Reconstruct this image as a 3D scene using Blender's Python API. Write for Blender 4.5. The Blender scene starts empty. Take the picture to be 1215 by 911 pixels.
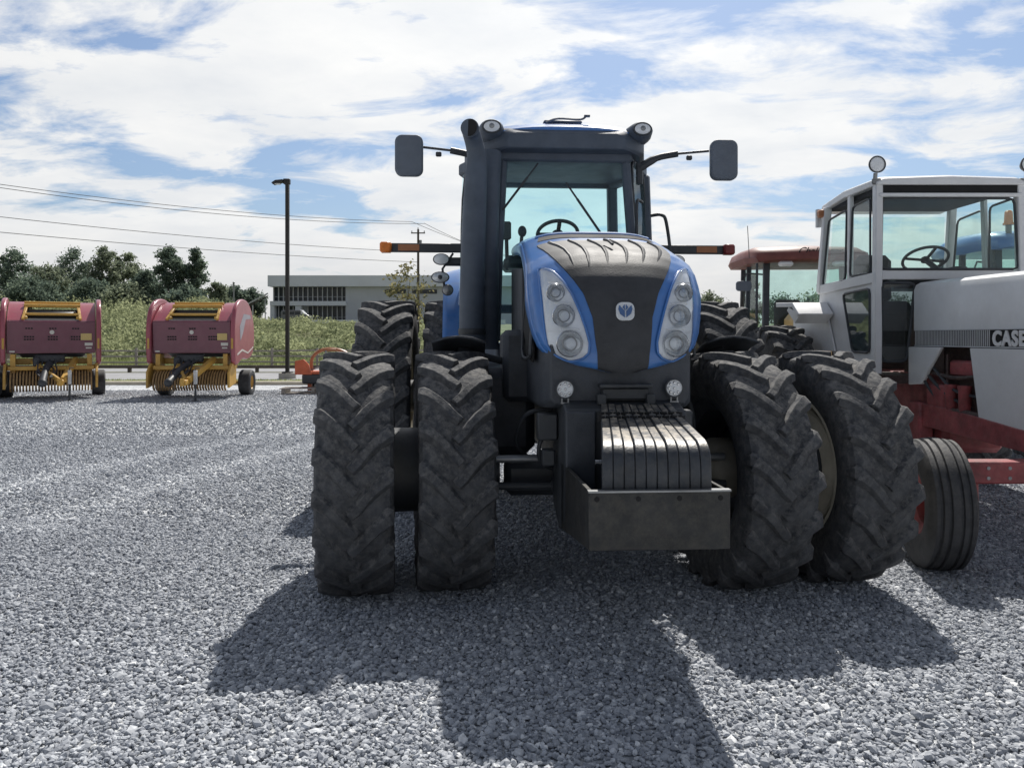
import bpy, math, random
import numpy as np
from mathutils import Vector, Matrix, Quaternion, noise
R = math.radians
PI = math.pi
random.seed(7); rng = np.random.default_rng(11)
SC = bpy.context.scene
COL = SC.collection
CH = 1.65                      # camera height
F = 920.0                      # focal length in photograph pixels

# ------------------------------------------------------------------ materials
def _nt(name):
    m = bpy.data.materials.new(name); m.use_nodes = True
    nt = m.node_tree; nt.nodes.clear()
    return m, nt
def N(nt, t, **kw):
    n = nt.nodes.new(t)
    for k, v in kw.items(): setattr(n, k, v)
    return n
def paint(name, col, rough=.5, metal=0., var=.18, scale=6., dust=0., dustcol=(.26,.23,.19), dlo=-.1, dmin=.25, bump=0., bscale=60., coat=0., spec=.5, vcol=None):
    m, nt = _nt(name); L = nt.links.new
    out = N(nt,'ShaderNodeOutputMaterial'); p = N(nt,'ShaderNodeBsdfPrincipled')
    L(p.outputs[0], out.inputs[0])
    tc = N(nt,'ShaderNodeTexCoord')
    n1 = N(nt,'ShaderNodeTexNoise'); n1.inputs['Scale'].default_value = scale; n1.inputs['Detail'].default_value = 6
    n1.inputs['Roughness'].default_value = .65
    L(tc.outputs['Object'], n1.inputs['Vector'])
    mr = N(nt,'ShaderNodeMapRange'); mr.inputs[1].default_value=.3; mr.inputs[2].default_value=.7
    L(n1.outputs['Fac'], mr.inputs[0])
    mx = N(nt,'ShaderNodeMix', data_type='RGBA')
    c2 = vcol or tuple(c*(1-var) for c in col)
    mx.inputs[6].default_value = (*[c*(1+var*.6) for c in col],1) if not vcol else (*col,1)
    mx.inputs[7].default_value = (*c2,1)
    L(mr.outputs[0], mx.inputs[0])
    last = mx.outputs[2]
    if dust > 0:
        geo = N(nt,'ShaderNodeNewGeometry'); sep = N(nt,'ShaderNodeSeparateXYZ'); L(geo.outputs['Normal'], sep.inputs[0])
        up = N(nt,'ShaderNodeMapRange'); up.inputs[1].default_value=dlo; up.inputs[2].default_value=1.; up.inputs[3].default_value=dmin; up.inputs[4].default_value=1.
        L(sep.outputs['Z'], up.inputs[0])
        n2 = N(nt,'ShaderNodeTexNoise'); n2.inputs['Scale'].default_value = scale*2.3; n2.inputs['Detail'].default_value = 9; n2.inputs['Roughness'].default_value=.75
        L(tc.outputs['Object'], n2.inputs['Vector'])
        m2 = N(nt,'ShaderNodeMapRange'); m2.inputs[1].default_value=.42; m2.inputs[2].default_value=.68; m2.inputs[4].default_value = dust
        L(n2.outputs['Fac'], m2.inputs[0])
        mu = N(nt,'ShaderNodeMath', operation='MULTIPLY'); L(up.outputs[0], mu.inputs[0]); L(m2.outputs[0], mu.inputs[1])
        md = N(nt,'ShaderNodeMix', data_type='RGBA'); md.inputs[7].default_value=(*dustcol,1)
        L(mu.outputs[0], md.inputs[0]); L(last, md.inputs[6]); last = md.outputs[2]
    L(last, p.inputs['Base Color'])
    rr = N(nt,'ShaderNodeMapRange'); rr.inputs[3].default_value=max(.03,rough-.1); rr.inputs[4].default_value=min(1,rough+.12)
    L(n1.outputs['Fac'], rr.inputs[0]); L(rr.outputs[0], p.inputs['Roughness'])
    p.inputs['Metallic'].default_value = metal
    p.inputs['Specular IOR Level'].default_value = spec
    p.inputs['Coat Weight'].default_value = coat; p.inputs['Coat Roughness'].default_value=.12
    if bump > 0:
        n3 = N(nt,'ShaderNodeTexNoise'); n3.inputs['Scale'].default_value = bscale; n3.inputs['Detail'].default_value=6
        L(tc.outputs['Object'], n3.inputs['Vector'])
        b = N(nt,'ShaderNodeBump'); b.inputs['Strength'].default_value=1.; b.inputs['Distance'].default_value=bump
        L(n3.outputs['Fac'], b.inputs['Height']); L(b.outputs[0], p.inputs['Normal'])
    return m
def glassmat(name, tint, refl=.12, dirt=.0):
    m, nt = _nt(name); L = nt.links.new
    out = N(nt,'ShaderNodeOutputMaterial'); tr = N(nt,'ShaderNodeBsdfTransparent'); tr.inputs[0].default_value=(*tint,1)
    gl = N(nt,'ShaderNodeBsdfGlossy'); gl.inputs['Roughness'].default_value=.03; gl.inputs[0].default_value=(.8,.85,.88,1)
    lw = N(nt,'ShaderNodeLayerWeight'); lw.inputs[0].default_value=.25
    mr = N(nt,'ShaderNodeMapRange'); mr.inputs[3].default_value=refl*.4; mr.inputs[4].default_value=min(1,refl*4)
    L(lw.outputs['Facing'], mr.inputs[0])
    mx = N(nt,'ShaderNodeMixShader'); L(mr.outputs[0], mx.inputs[0]); L(tr.outputs[0], mx.inputs[1]); L(gl.outputs[0], mx.inputs[2])
    last = mx.outputs[0]
    if dirt > 0:
        d = N(nt,'ShaderNodeBsdfDiffuse'); d.inputs[0].default_value=(.5,.5,.48,1)
        tc = N(nt,'ShaderNodeTexCoord'); n = N(nt,'ShaderNodeTexNoise'); n.inputs['Scale'].default_value=4; n.inputs['Detail'].default_value=8
        L(tc.outputs['Object'], n.inputs['Vector'])
        m2 = N(nt,'ShaderNodeMapRange'); m2.inputs[1].default_value=.35; m2.inputs[2].default_value=.8; m2.inputs[4].default_value=dirt; m2.inputs[3].default_value=dirt*.15
        L(n.outputs['Fac'], m2.inputs[0])
        m3 = N(nt,'ShaderNodeMixShader'); L(m2.outputs[0], m3.inputs[0]); L(last, m3.inputs[1]); L(d.outputs[0], m3.inputs[2]); last = m3.outputs[0]
    L(last, out.inputs[0])
    return m
def leafmat(name, c1, c2, scale=.6):
    m, nt = _nt(name); L = nt.links.new
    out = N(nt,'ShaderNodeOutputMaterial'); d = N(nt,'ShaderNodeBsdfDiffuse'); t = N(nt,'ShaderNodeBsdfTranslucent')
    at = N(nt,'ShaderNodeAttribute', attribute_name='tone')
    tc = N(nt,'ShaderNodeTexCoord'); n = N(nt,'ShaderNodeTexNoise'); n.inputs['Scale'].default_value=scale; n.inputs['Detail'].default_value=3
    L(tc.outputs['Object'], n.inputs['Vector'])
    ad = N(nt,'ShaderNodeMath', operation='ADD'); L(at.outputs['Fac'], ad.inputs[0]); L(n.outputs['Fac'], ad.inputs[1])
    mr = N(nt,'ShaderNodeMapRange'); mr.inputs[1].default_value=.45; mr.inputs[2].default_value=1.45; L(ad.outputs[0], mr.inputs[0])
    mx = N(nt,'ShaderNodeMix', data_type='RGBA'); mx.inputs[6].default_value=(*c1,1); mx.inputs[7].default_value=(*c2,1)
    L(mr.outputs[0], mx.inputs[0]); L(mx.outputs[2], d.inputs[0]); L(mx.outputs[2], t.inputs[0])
    ms = N(nt,'ShaderNodeMixShader'); ms.inputs[0].default_value=.5; L(d.outputs[0], ms.inputs[1]); L(t.outputs[0], ms.inputs[2])
    L(ms.outputs[0], out.inputs[0])
    return m
M = {}
M['blue'] = paint('blue_paint', (.055,.19,.52), .32, var=.12, scale=4, dust=.22, coat=.4, bump=.0006, bscale=9)
M['black'] = paint('black_paint', (.042,.048,.057), .48, var=.3, scale=5, dust=.30, dustcol=(.12,.115,.10), bump=.0008)
M['plastic'] = paint('matt_black_plastic', (.05,.058,.072), .55, var=.25, scale=7, dust=.35, dustcol=(.16,.15,.14), bump=.0012, bscale=140)
M['cab_flare'] = paint('flare_lifted_cab_plastic', (.078,.100,.135), .55, var=.2, scale=6, dust=.25, dustcol=(.2,.2,.2), bump=.0008, bscale=90)  # dark cab plastic lifted and blued: lens flare is put into the colour
M['hoodblack'] = paint('hood_black_plastic', (.036,.039,.045), .6, var=.25, scale=7, dust=.3, dustcol=(.09,.09,.095), bump=.0012, bscale=120)
M['rubber'] = paint('tyre_rubber', (.058,.062,.070), .82, var=.45, scale=10, dust=.95, dustcol=(.27,.26,.245), bump=.0035, bscale=70, spec=.35)
M['rubber_clean'] = paint('ribbed_rubber', (.042,.044,.049), .7, var=.3, scale=9, dust=.5, dustcol=(.18,.17,.155), bump=.002, bscale=60)
M['cream'] = paint('cream_rim_paint', (.66,.61,.49), .5, var=.25, scale=5, dust=.5, bump=.001)
M['cream_shaded'] = paint('shaded_dusty_hub_paint', (.20,.185,.15), .6, var=.3, scale=6, dust=.5, dustcol=(.15,.13,.10))  # rim cream darkened: shade round the hub is in the colour, plus dust
M['weight'] = paint('worn_iron', (.038,.045,.056), .42, metal=.1, var=.35, scale=9, dust=1., dustcol=(.50,.44,.35), dlo=.75, dmin=.06, bump=.0018, bscale=70)
M['plate'] = paint('scuffed_steel_plate', (.015,.017,.019), .5, metal=.1, var=.5, scale=7, dust=1., dustcol=(.10,.09,.07), dmin=.32, bump=.0015)
M['chrome'] = paint('bright_metal', (.62,.63,.65), .22, metal=1., var=.1)
M['steel'] = paint('grey_steel', (.30,.31,.32), .4, metal=.7, var=.25, dust=.3)
M['silver'] = paint('silver_reflector', (.66,.69,.72), .25, metal=.35, var=.12, scale=30)
M['pearl'] = paint('headlight_housing', (.80,.83,.86), .25, metal=.0, var=.12, scale=12)
M['lampgrey'] = paint('lamp_reflector', (.52,.55,.58), .22, metal=.2, var=.3, scale=40)
M['emblem'] = paint('blue_emblem', (.06,.13,.30), .4)
M['lens'] = glassmat('clear_lens', (.95,.96,.98), .14, .06)
M['glass'] = glassmat('green_tinted_glass', (.79,.97,.985), .07, .03)
M['glass_old'] = glassmat('dusty_green_glass', (.82,.96,.93), .09, .12)
M['glass_dark'] = glassmat('dark_glass', (.20,.27,.28), .18, .08)
M['mirror'] = paint('mirror_back', (.12,.145,.185), .55, var=.15, dust=.2)
M['amber'] = paint('amber_lens', (.80,.22,.03), .25, var=.25, scale=25)
M['amberdull'] = paint('amber_reflector', (.40,.16,.07), .4, var=.2)
M['redlens'] = paint('red_lens', (.22,.03,.03), .3, var=.2)
M['white'] = paint('aged_white_paint', (.74,.75,.765), .42, var=.08, scale=2.5, dust=.35, dustcol=(.38,.35,.31), coat=.15)
M['offwhite'] = paint('grey_white_trim', (.58,.60,.62), .45, var=.12, scale=4, dust=.4)
M['red'] = paint('faded_red_paint', (.34,.075,.08), .55, var=.5, scale=7, dust=.8, dustcol=(.22,.15,.14), bump=.001)
M['engine'] = paint('oily_engine', (.055,.03,.028), .55, var=.5, scale=12, dust=.5, bump=.003, bscale=40)
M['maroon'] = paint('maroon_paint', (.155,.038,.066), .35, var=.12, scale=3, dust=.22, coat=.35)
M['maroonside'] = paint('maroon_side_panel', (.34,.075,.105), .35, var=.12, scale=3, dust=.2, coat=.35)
M['yellow'] = paint('ochre_yellow_paint', (.58,.34,.07), .45, var=.15, scale=5, dust=.25)
M['tine'] = paint('brown_tine_band', (.36,.22,.09), .5, var=.3, scale=12)
M['orange'] = paint('orange_paint', (.60,.13,.05), .45, var=.2, scale=5, dust=.3)
M['chal'] = paint('burgundy_roof_paint', (.17,.045,.038), .5, var=.25, scale=4, dust=.3, dustcol=(.28,.15,.10))
M['chaly'] = paint('chalky_yellow_paint', (.62,.40,.15), .45, var=.15, scale=5, dust=.3)
M['graypanel'] = paint('grey_swoosh', (.34,.33,.38), .4, var=.1)
M['sticker'] = paint('pale_sticker', (.62,.60,.55), .5, var=.15, scale=40)
M['stickery'] = paint('yellow_sticker', (.62,.46,.18), .5, var=.3, scale=60)
M['darkhole'] = paint('dark_recess', (.008,.008,.009), .8)
M['seat'] = paint('dark_seat_fabric', (.035,.038,.045), .8, var=.3)
M['wood'] = paint('weathered_wood', (.34,.31,.28), .8, var=.35, scale=8, bump=.003)
M['polewood'] = paint('pole_wood', (.12,.10,.085), .85, var=.3, scale=3)
M['bark'] = paint('bark', (.085,.07,.055), .9, var=.35, scale=4, bump=.01, bscale=12)
M['poleblack'] = paint('dark_pole_paint', (.022,.020,.018), .5, var=.2)
M['concrete'] = paint('concrete', (.42,.40,.36), .85, var=.2, scale=3, bump=.002)
M['kerb'] = paint('cream_kerb', (.60,.55,.44), .8, var=.15, scale=2, bump=.002)
M['wallgrey'] = paint('grey_render', (.58,.61,.66), .85, var=.06, scale=.4)
M['fascia'] = paint('pale_fascia', (.76,.80,.86), .7, var=.06, scale=.3)
M['mullion'] = paint('pale_mullion', (.62,.63,.65), .6, var=.08)
M['winglass'] = paint('window_glass', (.035,.045,.055), .12, var=.5, scale=.8)
M['van'] = paint('grey_van_paint', (.16,.17,.19), .3, var=.1, coat=.4)
M['wire'] = paint('cable', (.10,.10,.105), .6)
M['asphalt'] = paint('asphalt', (.30,.30,.31), .85, var=.15, scale=1.2, bump=.003, bscale=90)
M['leafA'] = leafmat('hazed_dark_leaves', (.080,.115,.105), (.25,.31,.23), .35)  # lightened and blued: distance haze is painted into the leaf colour
M['leafB'] = leafmat('hazed_mid_leaves', (.105,.135,.110), (.33,.37,.25), .35)  # far-tree haze is mixed into these leaf tones too
M['leafC'] = leafmat('pale_leaves', (.11,.12,.06), (.32,.29,.15), .6)
M['leafW'] = leafmat('weed_leaves', (.055,.085,.048), (.42,.45,.26), .5)
M['leafG'] = leafmat('grass_blades', (.18,.23,.09), (.40,.43,.20), .3)

def m_ground(name, kind):
    m, nt = _nt(name); L = nt.links.new
    out = N(nt,'ShaderNodeOutputMaterial'); p = N(nt,'ShaderNodeBsdfPrincipled'); L(p.outputs[0], out.inputs[0])
    p.inputs['Roughness'].default_value=.9; p.inputs['Specular IOR Level'].default_value=.2
    tc = N(nt,'ShaderNodeTexCoord')
    if kind == 'gravel':
        v = N(nt,'ShaderNodeTexVoronoi'); v.inputs['Scale'].default_value=30
        v2 = N(nt,'ShaderNodeTexVoronoi'); v2.inputs['Scale'].default_value=13
        n = N(nt,'ShaderNodeTexNoise'); n.inputs['Scale'].default_value=.35; n.inputs['Detail'].default_value=5
        for q in (v,v2,n): L(tc.outputs['Object'], q.inputs['Vector'])
        sp = N(nt,'ShaderNodeSeparateColor'); L(v.outputs['Color'], sp.inputs[0])
        sp2 = N(nt,'ShaderNodeSeparateColor'); L(v2.outputs['Color'], sp2.inputs[0])
        a = N(nt,'ShaderNodeMath', operation='ADD'); L(sp.outputs[0], a.inputs[0]); L(sp2.outputs[1], a.inputs[1])
        b = N(nt,'ShaderNodeMath', operation='MULTIPLY_ADD'); L(n.outputs['Fac'], b.inputs[0]); b.inputs[1].default_value=1.1; L(a.outputs[0], b.inputs[2])
        cr = N(nt,'ShaderNodeValToRGB'); e = cr.color_ramp.elements
        e[0].position=.2; e[0].color=(.22,.235,.26,1); e[1].position=1.; e[1].color=(.75,.76,.77,1)
        mid = cr.color_ramp.elements.new(.6); mid.color=(.47,.49,.51,1)
        dv = N(nt,'ShaderNodeMath', operation='DIVIDE'); L(b.outputs[0], dv.inputs[0]); dv.inputs[1].default_value=2.5
        L(dv.outputs[0], cr.inputs[0]); L(cr.outputs[0], p.inputs['Base Color'])
        bp = N(nt,'ShaderNodeBump'); bp.inputs['Distance'].default_value=.02; bp.inputs['Strength'].default_value=1; bp.invert=True
        L(v.outputs['Distance'], bp.inputs['Height']); L(bp.outputs[0], p.inputs['Normal'])
    else:
        n = N(nt,'ShaderNodeTexNoise'); n.inputs['Scale'].default_value=1.5; n.inputs['Detail'].default_value=8
        L(tc.outputs['Object'], n.inputs['Vector'])
        cr = N(nt,'ShaderNodeValToRGB'); e = cr.color_ramp.elements
        e[0].position=.35; e[0].color=(.085,.10,.05,1); e[1].position=.68; e[1].color=(.22,.21,.12,1)
        L(n.outputs['Fac'], cr.inputs[0]); L(cr.outputs[0], p.inputs['Base Color'])
    return m
def m_stone():
    m, nt = _nt('gravel_stone'); L = nt.links.new
    out = N(nt,'ShaderNodeOutputMaterial'); p = N(nt,'ShaderNodeBsdfPrincipled'); L(p.outputs[0], out.inputs[0])
    p.inputs['Roughness'].default_value=.7; p.inputs['Specular IOR Level'].default_value=.4
    at = N(nt,'ShaderNodeAttribute', attribute_name='tone')
    cr = N(nt,'ShaderNodeValToRGB'); e = cr.color_ramp.elements
    e[0].position=0; e[0].color=(.19,.207,.24,1); e[1].position=1.; e[1].color=(.76,.775,.79,1)
    a = cr.color_ramp.elements.new(.55); a.color=(.36,.382,.42,1)
    b = cr.color_ramp.elements.new(.85); b.color=(.55,.575,.61,1)
    L(at.outputs['Fac'], cr.inputs[0])
    tc = N(nt,'ShaderNodeTexCoord'); n = N(nt,'ShaderNodeTexNoise'); n.inputs['Scale'].default_value=70; n.inputs['Detail'].default_value=4
    L(tc.outputs['Object'], n.inputs['Vector'])
    mr = N(nt,'ShaderNodeMapRange'); mr.inputs[1].default_value=.3; mr.inputs[2].default_value=.7; mr.inputs[3].default_value=.78; mr.inputs[4].default_value=1.15
    L(n.outputs['Fac'], mr.inputs[0])
    mu = N(nt,'ShaderNodeMix', data_type='RGBA', blend_type='MULTIPLY'); mu.inputs[0].default_value=1
    L(cr.outputs[0], mu.inputs[6]); L(mr.outputs[0], mu.inputs[7]); L(mu.outputs[2], p.inputs['Base Color'])
    return m
M['gravel'] = m_ground('gravel_ground','gravel'); M['grassground'] = m_ground('grass_ground','grass'); M['stone'] = m_stone()

# ------------------------------------------------------------------ mesh builder
class MB:
    def __init__(s): s.v=[]; s.f=[]
    def add(s, vs, fs, T=None):
        o = len(s.v)
        s.v += [tuple(T @ Vector(p)) if T is not None else tuple(p) for p in vs]
        s.f += [tuple(o+i for i in f) for f in fs]; return s
    def box(s, c, d, T=None, b=.0):
        """box centre c, full size d, chamfer b"""
        hx,hy,hz = d[0]/2,d[1]/2,d[2]/2; b=min(b,hx*.9,hy*.9,hz*.9)
        if b<=0:
            vs=[(c[0]+i*hx,c[1]+j*hy,c[2]+k*hz) for i in(-1,1) for j in(-1,1) for k in(-1,1)]
            return s.add(vs,[(0,1,3,2),(4,6,7,5),(0,4,5,1),(2,3,7,6),(0,2,6,4),(1,5,7,3)],T)
        vs=[]; ix={}
        for i in(-1,1):
            for j in(-1,1):
                for k in(-1,1):
                    for a in range(3):
                        p=[i*(hx-b),j*(hy-b),k*(hz-b)]
                        p[a]=(i,j,k)[a]*(hx,hy,hz)[a]
                        ix[(i,j,k,a)]=len(vs); vs.append((c[0]+p[0],c[1]+p[1],c[2]+p[2]))
        fs=[]
        for a in range(3):
            u,w=(a+1)%3,(a+2)%3
            for sg in(-1,1):
                q=[]
                for (su,sw) in((-1,-1),(1,-1),(1,1),(-1,1)):
                    t=[0,0,0]; t[a]=sg;t[u]=su;t[w]=sw; q.append(ix[(*t,a)])
                fs.append(tuple(q if sg>0 else q[::-1]))
            for su in(-1,1):
                for sw in(-1,1):   # edge along axis a, between faces u and w
                    t0=[0,0,0];t0[a]=-1;t0[u]=su;t0[w]=sw; t1=list(t0);t1[a]=1
                    q=[ix[(*t0,u)],ix[(*t1,u)],ix[(*t1,w)],ix[(*t0,w)]]
                    fs.append(tuple(q if su*sw<0 else q[::-1]))
        for i in(-1,1):
            for j in(-1,1):
                for k in(-1,1):
                    q=(ix[(i,j,k,0)],ix[(i,j,k,1)],ix[(i,j,k,2)]); fs.append(q if i*j*k>0 else q[::-1])
        return s.add(vs,fs,T)
    def beam(s, p, q, w, h, b=.0, up=(0,0,1)):
        p=Vector(p);q=Vector(q);d=q-p;L=d.length;d.normalize();up=Vector(up)
        if abs(d.dot(up))>.99: up=Vector((0,1,0))
        x=d.cross(up).normalized(); z=x.cross(d)
        T=Matrix(((x.x,d.x,z.x,p.x),(x.y,d.y,z.y,p.y),(x.z,d.z,z.z,p.z),(0,0,0,1)))
        return s.box((0,L/2,0),(w,L,h),T,b)
    def tube(s, pts, r, n=10, caps=True):
        pts=[Vector(p) for p in pts]; m=len(pts)
        rr=r if isinstance(r,(list,tuple)) else [r]*m
        rings=[]; ref=None
        for i,p in enumerate(pts):
            d=(pts[min(i+1,m-1)]-pts[max(i-1,0)]).normalized()
            if ref is None:
                ref=d.orthogonal().normalized()
            ref=(ref-d*ref.dot(d)).normalized(); bi=d.cross(ref)
            rings.append([p+(ref*math.cos(2*PI*k/n)+bi*math.sin(2*PI*k/n))*rr[i] for k in range(n)])
        return s.loft(rings,caps)
    def loft(s, rings, caps=True, closed=True):
        n=len(rings[0]); vs=[p for r_ in rings for p in r_]; fs=[]
        for i in range(len(rings)-1):
            for k in range(n if closed else n-1):
                a=i*n+k;b=i*n+(k+1)%n; fs.append((a,b,b+n,a+n))
        if caps and closed:
            fs.append(tuple(range(n))[::-1]); fs.append(tuple((len(rings)-1)*n+k for k in range(n)))
        return s.add(vs,fs)
    def lathe(s, prof, c=(0,0,0), axis='X', n=32, closed=False):
        """prof: list (a, r), a along axis"""
        rings=[]
        for (a,r_) in prof:
            ring=[]
            for k in range(n):
                t=2*PI*k/n; u,w=math.cos(t)*r_,math.sin(t)*r_
                ring.append({'X':(c[0]+a,c[1]+u,c[2]+w),'Y':(c[0]+w,c[1]+a,c[2]+u),'Z':(c[0]+u,c[1]+w,c[2]+a)}[axis])
            rings.append(ring)
        if closed: rings.append(rings[0])
        return s.loft(rings, caps=False)
    def cyl(s, p, q, r, n=16, r2=None):
        return s.tube([p,q],[r,r if r2 is None else r2],n)
    def prism(s, poly, a0, a1, axis='X'):
        """poly 2D list; extruded along axis from a0 to a1. axis X: (y,z); Y: (x,z); Z: (x,y)"""
        def P(a,u,w): return {'X':(a,u,w),'Y':(u,a,w),'Z':(u,w,a)}[axis]
        n=len(poly); vs=[P(a0,*p) for p in poly]+[P(a1,*p) for p in poly]
        fs=[tuple(range(n))[::-1],tuple(range(n,2*n))]+[(k,(k+1)%n,(k+1)%n+n,k+n) for k in range(n)]
        return s.add(vs,fs)
    def ball(s, c, r, n=12, m=8):
        if not isinstance(r,(list,tuple)): r=(r,r,r)
        vs=[(c[0],c[1],c[2]-r[2])]; fs=[]
        for i in range(1,m):
            a=-PI/2+PI*i/m
            for k in range(n):
                t=2*PI*k/n; vs.append((c[0]+r[0]*math.cos(a)*math.cos(t),c[1]+r[1]*math.cos(a)*math.sin(t),c[2]+r[2]*math.sin(a)))
        vs.append((c[0],c[1],c[2]+r[2]))
        for k in range(n):
            fs.append((0,1+(k+1)%n,1+k)); fs.append((len(vs)-1,len(vs)-1-n+k,len(vs)-1-n+(k+1)%n))
        for i in range(m-2):
            for k in range(n):
                a=1+i*n+k;b=1+i*n+(k+1)%n; fs.append((a,b,b+n,a+n))
        return s.add(vs,fs)
    def grid(s, f, nu, nv):
        vs=[f(i/nu,j/nv) for j in range(nv+1) for i in range(nu+1)]
        fs=[(j*(nu+1)+i,j*(nu+1)+i+1,(j+1)*(nu+1)+i+1,(j+1)*(nu+1)+i) for j in range(nv) for i in range(nu)]
        return s.add(vs,fs)
    def build(s, name, mat, parent=None, bev=0., angle=38, solid=0., flat=False):
        me=bpy.data.meshes.new(name); me.from_pydata(s.v,[],s.f)
        import bmesh
        bm=bmesh.new(); bm.from_mesh(me)
        if solid<=0: bmesh.ops.recalc_face_normals(bm,faces=bm.faces)
        bm.to_mesh(me); bm.free()
        me.materials.append(M[mat] if isinstance(mat,str) else mat)
        if not flat:
            me.shade_smooth(); me.set_sharp_from_angle(angle=R(angle))
        me.update()
        o=bpy.data.objects.new(name,me); COL.objects.link(o)
        if parent is not None: o.parent=parent
        if solid>0:
            md=o.modifiers.new('solid','SOLIDIFY'); md.thickness=solid; md.offset=0
        if bev>0:
            md=o.modifiers.new('bevel','BEVEL'); md.width=bev; md.segments=2; md.limit_method='ANGLE'; md.angle_limit=R(40)
        return o
def tag(o,label=None,cat=None,group=None,kind=None):
    if label: o['label']=label
    if cat: o['category']=cat
    if group: o['group']=group
    if kind: o['kind']=kind
    return o
def thing(name,label,cat,loc=(0,0,0),rz=0,group=None):
    o=bpy.data.objects.new(name,None); COL.objects.link(o); o.location=loc; o.rotation_euler=(0,0,rz); o.empty_display_size=.2
    return tag(o,label,cat,group)
def part(name,parent,loc=(0,0,0),rot=(0,0,0)):
    o=bpy.data.objects.new(name,None); COL.objects.link(o); o.parent=parent; o.location=loc; o.rotation_euler=rot; o.empty_display_size=.1
    return o
def copy_tree(o,parent=None):
    kids=[c for c in bpy.data.objects if c.parent==o]
    c=o.copy(); COL.objects.link(c); c.parent=parent
    for ch in kids: copy_tree(ch,c)
    return c
def smoothpath(pts,k=6):
    """Catmull-Rom through the points"""
    P=[Vector(p) for p in pts]; P=[P[0]*2-P[1]]+P+[P[-1]*2-P[-2]]; out=[]
    for i in range(1,len(P)-2):
        for j in range(k):
            t=j/k; a,b,c,d=P[i-1],P[i],P[i+1],P[i+2]
            out.append(.5*((2*b)+(c-a)*t+(2*a-5*b+4*c-d)*t*t+(3*b-a-3*c+d)*t**3))
    out.append(P[-2]); return out
def interp(x, xs, ys):
    return float(np.interp(x,xs,ys))
def rrect(w,h,r,n=5):
    out=[]
    for (cx,cy,a0) in ((w/2-r,h/2-r,0),(-w/2+r,h/2-r,90),(-w/2+r,-h/2+r,180),(w/2-r,-h/2+r,270)):
        for i in range(n+1):
            a=R(a0+90*i/n); out.append((cx+r*math.cos(a),cy+r*math.sin(a)))
    return out

# ------------------------------------------------------------------ wheels
def carcass_profile(Rr,W,rim,h):
    t=Rr-h
    return [(-.36*W,rim-.01),(-.40*W,rim+.02),(-.47*W,rim+(t-rim)*.30),(-.505*W,rim+(t-rim)*.55),(-.49*W,rim+(t-rim)*.80),(-.455*W,t-.028),(-.36*W,t-.008),
            (-.18*W,t),(0,t+.002),(.18*W,t),(.36*W,t-.008),(.455*W,t-.028),(.49*W,rim+(t-rim)*.80),(.505*W,rim+(t-rim)*.55),(.47*W,rim+(t-rim)*.30),(.40*W,rim+.02),(.36*W,rim-.01)]
def make_tyre(Rr,W,rim,h,nl,parent,name='tyre',lw=.036):
    mb=MB()
    pr=carcass_profile(Rr,W,rim,h)
    mb.lathe(pr,axis='X',n=72)
    # inside of the bead
    D=(W*.5)/Rr*1.02
    rnd=random.Random(3)
    for sd in(-1,1):
        for k in range(nl):
            ph0=2*PI*(k+(.5 if sd>0 else 0))/nl+rnd.uniform(-.006,.006)
            path=[]  # (u, phi, r_top, out, halfwidth_top, halfwidth_base)
            for (t,rt,out,wt,wb,fr) in ((-.07,0,0,.75,1.2,-.02),(.10,0,0,.85,1.3,.14),(.32,0,0,.85,1.35,.42),(.55,.002,0,.9,1.4,.66),(.78,.006,.0,1.05,1.5,.85),(.93,.016,.25,1.25,1.7,.95),(1.01,.042,.7,1.3,1.8,1.0),(1.03,.095,1.,1.1,1.6,1.01),(1.02,.150,1.,.8,1.2,1.02)):
                path.append((t*W/2,ph0+fr*D,Rr-rt,out,wt*lw*.72,wb*lw))
            rings=[]
            for i,(u,ph,rt,out,wt,wb) in enumerate(path):
                a=path[max(i-1,0)]; b=path[min(i+1,len(path)-1)]
                du=(b[0]-a[0]); dv=(b[1]-a[1])*Rr; l=math.hypot(du,dv) or 1; 
                if out>=.7: du,dv,l=1,.05,1
                nu,nv=-dv/l,du/l
                def P(uu,pp,rr): return (sd*uu,-math.cos(pp)*rr,math.sin(pp)*rr)
                ring=[]
                dep=h+.012
                for (sg,top) in((-1,0),(-1,1),(1,1),(1,0)):
                    w=wt if top else wb
                    uu=u+nu*sg*w; vv=nv*sg*w/Rr
                    rr=rt; 
                    if not top: rr=rt-dep*(1-out); uu-=dep*out
                    ring.append(P(uu,ph+vv,rr))
                rings.append(ring)
            mb.loft(rings)
    o=mb.build(name,'rubber',parent,angle=32,bev=.0035)
    return o
def make_rim(rim,W,parent,dish=.0,mat='cream',flange=.03):
    mb=MB()
    # barrel with flanges, closed profile
    mb.lathe([(-.37*W,rim+flange),(-.39*W,rim+flange),(-.39*W,rim-.01),(-.30*W,rim-.035),(-.25*W,rim-.07),(.25*W,rim-.07),(.30*W,rim-.035),(.39*W,rim-.01),(.39*W,rim+flange),(.37*W,rim+flange),
              (.36*W,rim+.0),(.28*W,rim-.02),(.22*W,rim-.05),(-.22*W,rim-.05),(-.28*W,rim-.02),(-.36*W,rim),],axis='X',n=48,closed=True)
    d=dish
    mb.lathe([(d,rim-.06),(d+.02,rim*.78),(d-.02,rim*.55),(d-.02,.10),(d-.02,.0)],axis='X',n=48)
    mb.lathe([(d+.018,rim-.06),(d+.038,rim*.78),(d,rim*.55),(d,.10),(d,.0)],axis='X',n=48)
    return mb.build('rim',mat,parent,angle=30)
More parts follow.
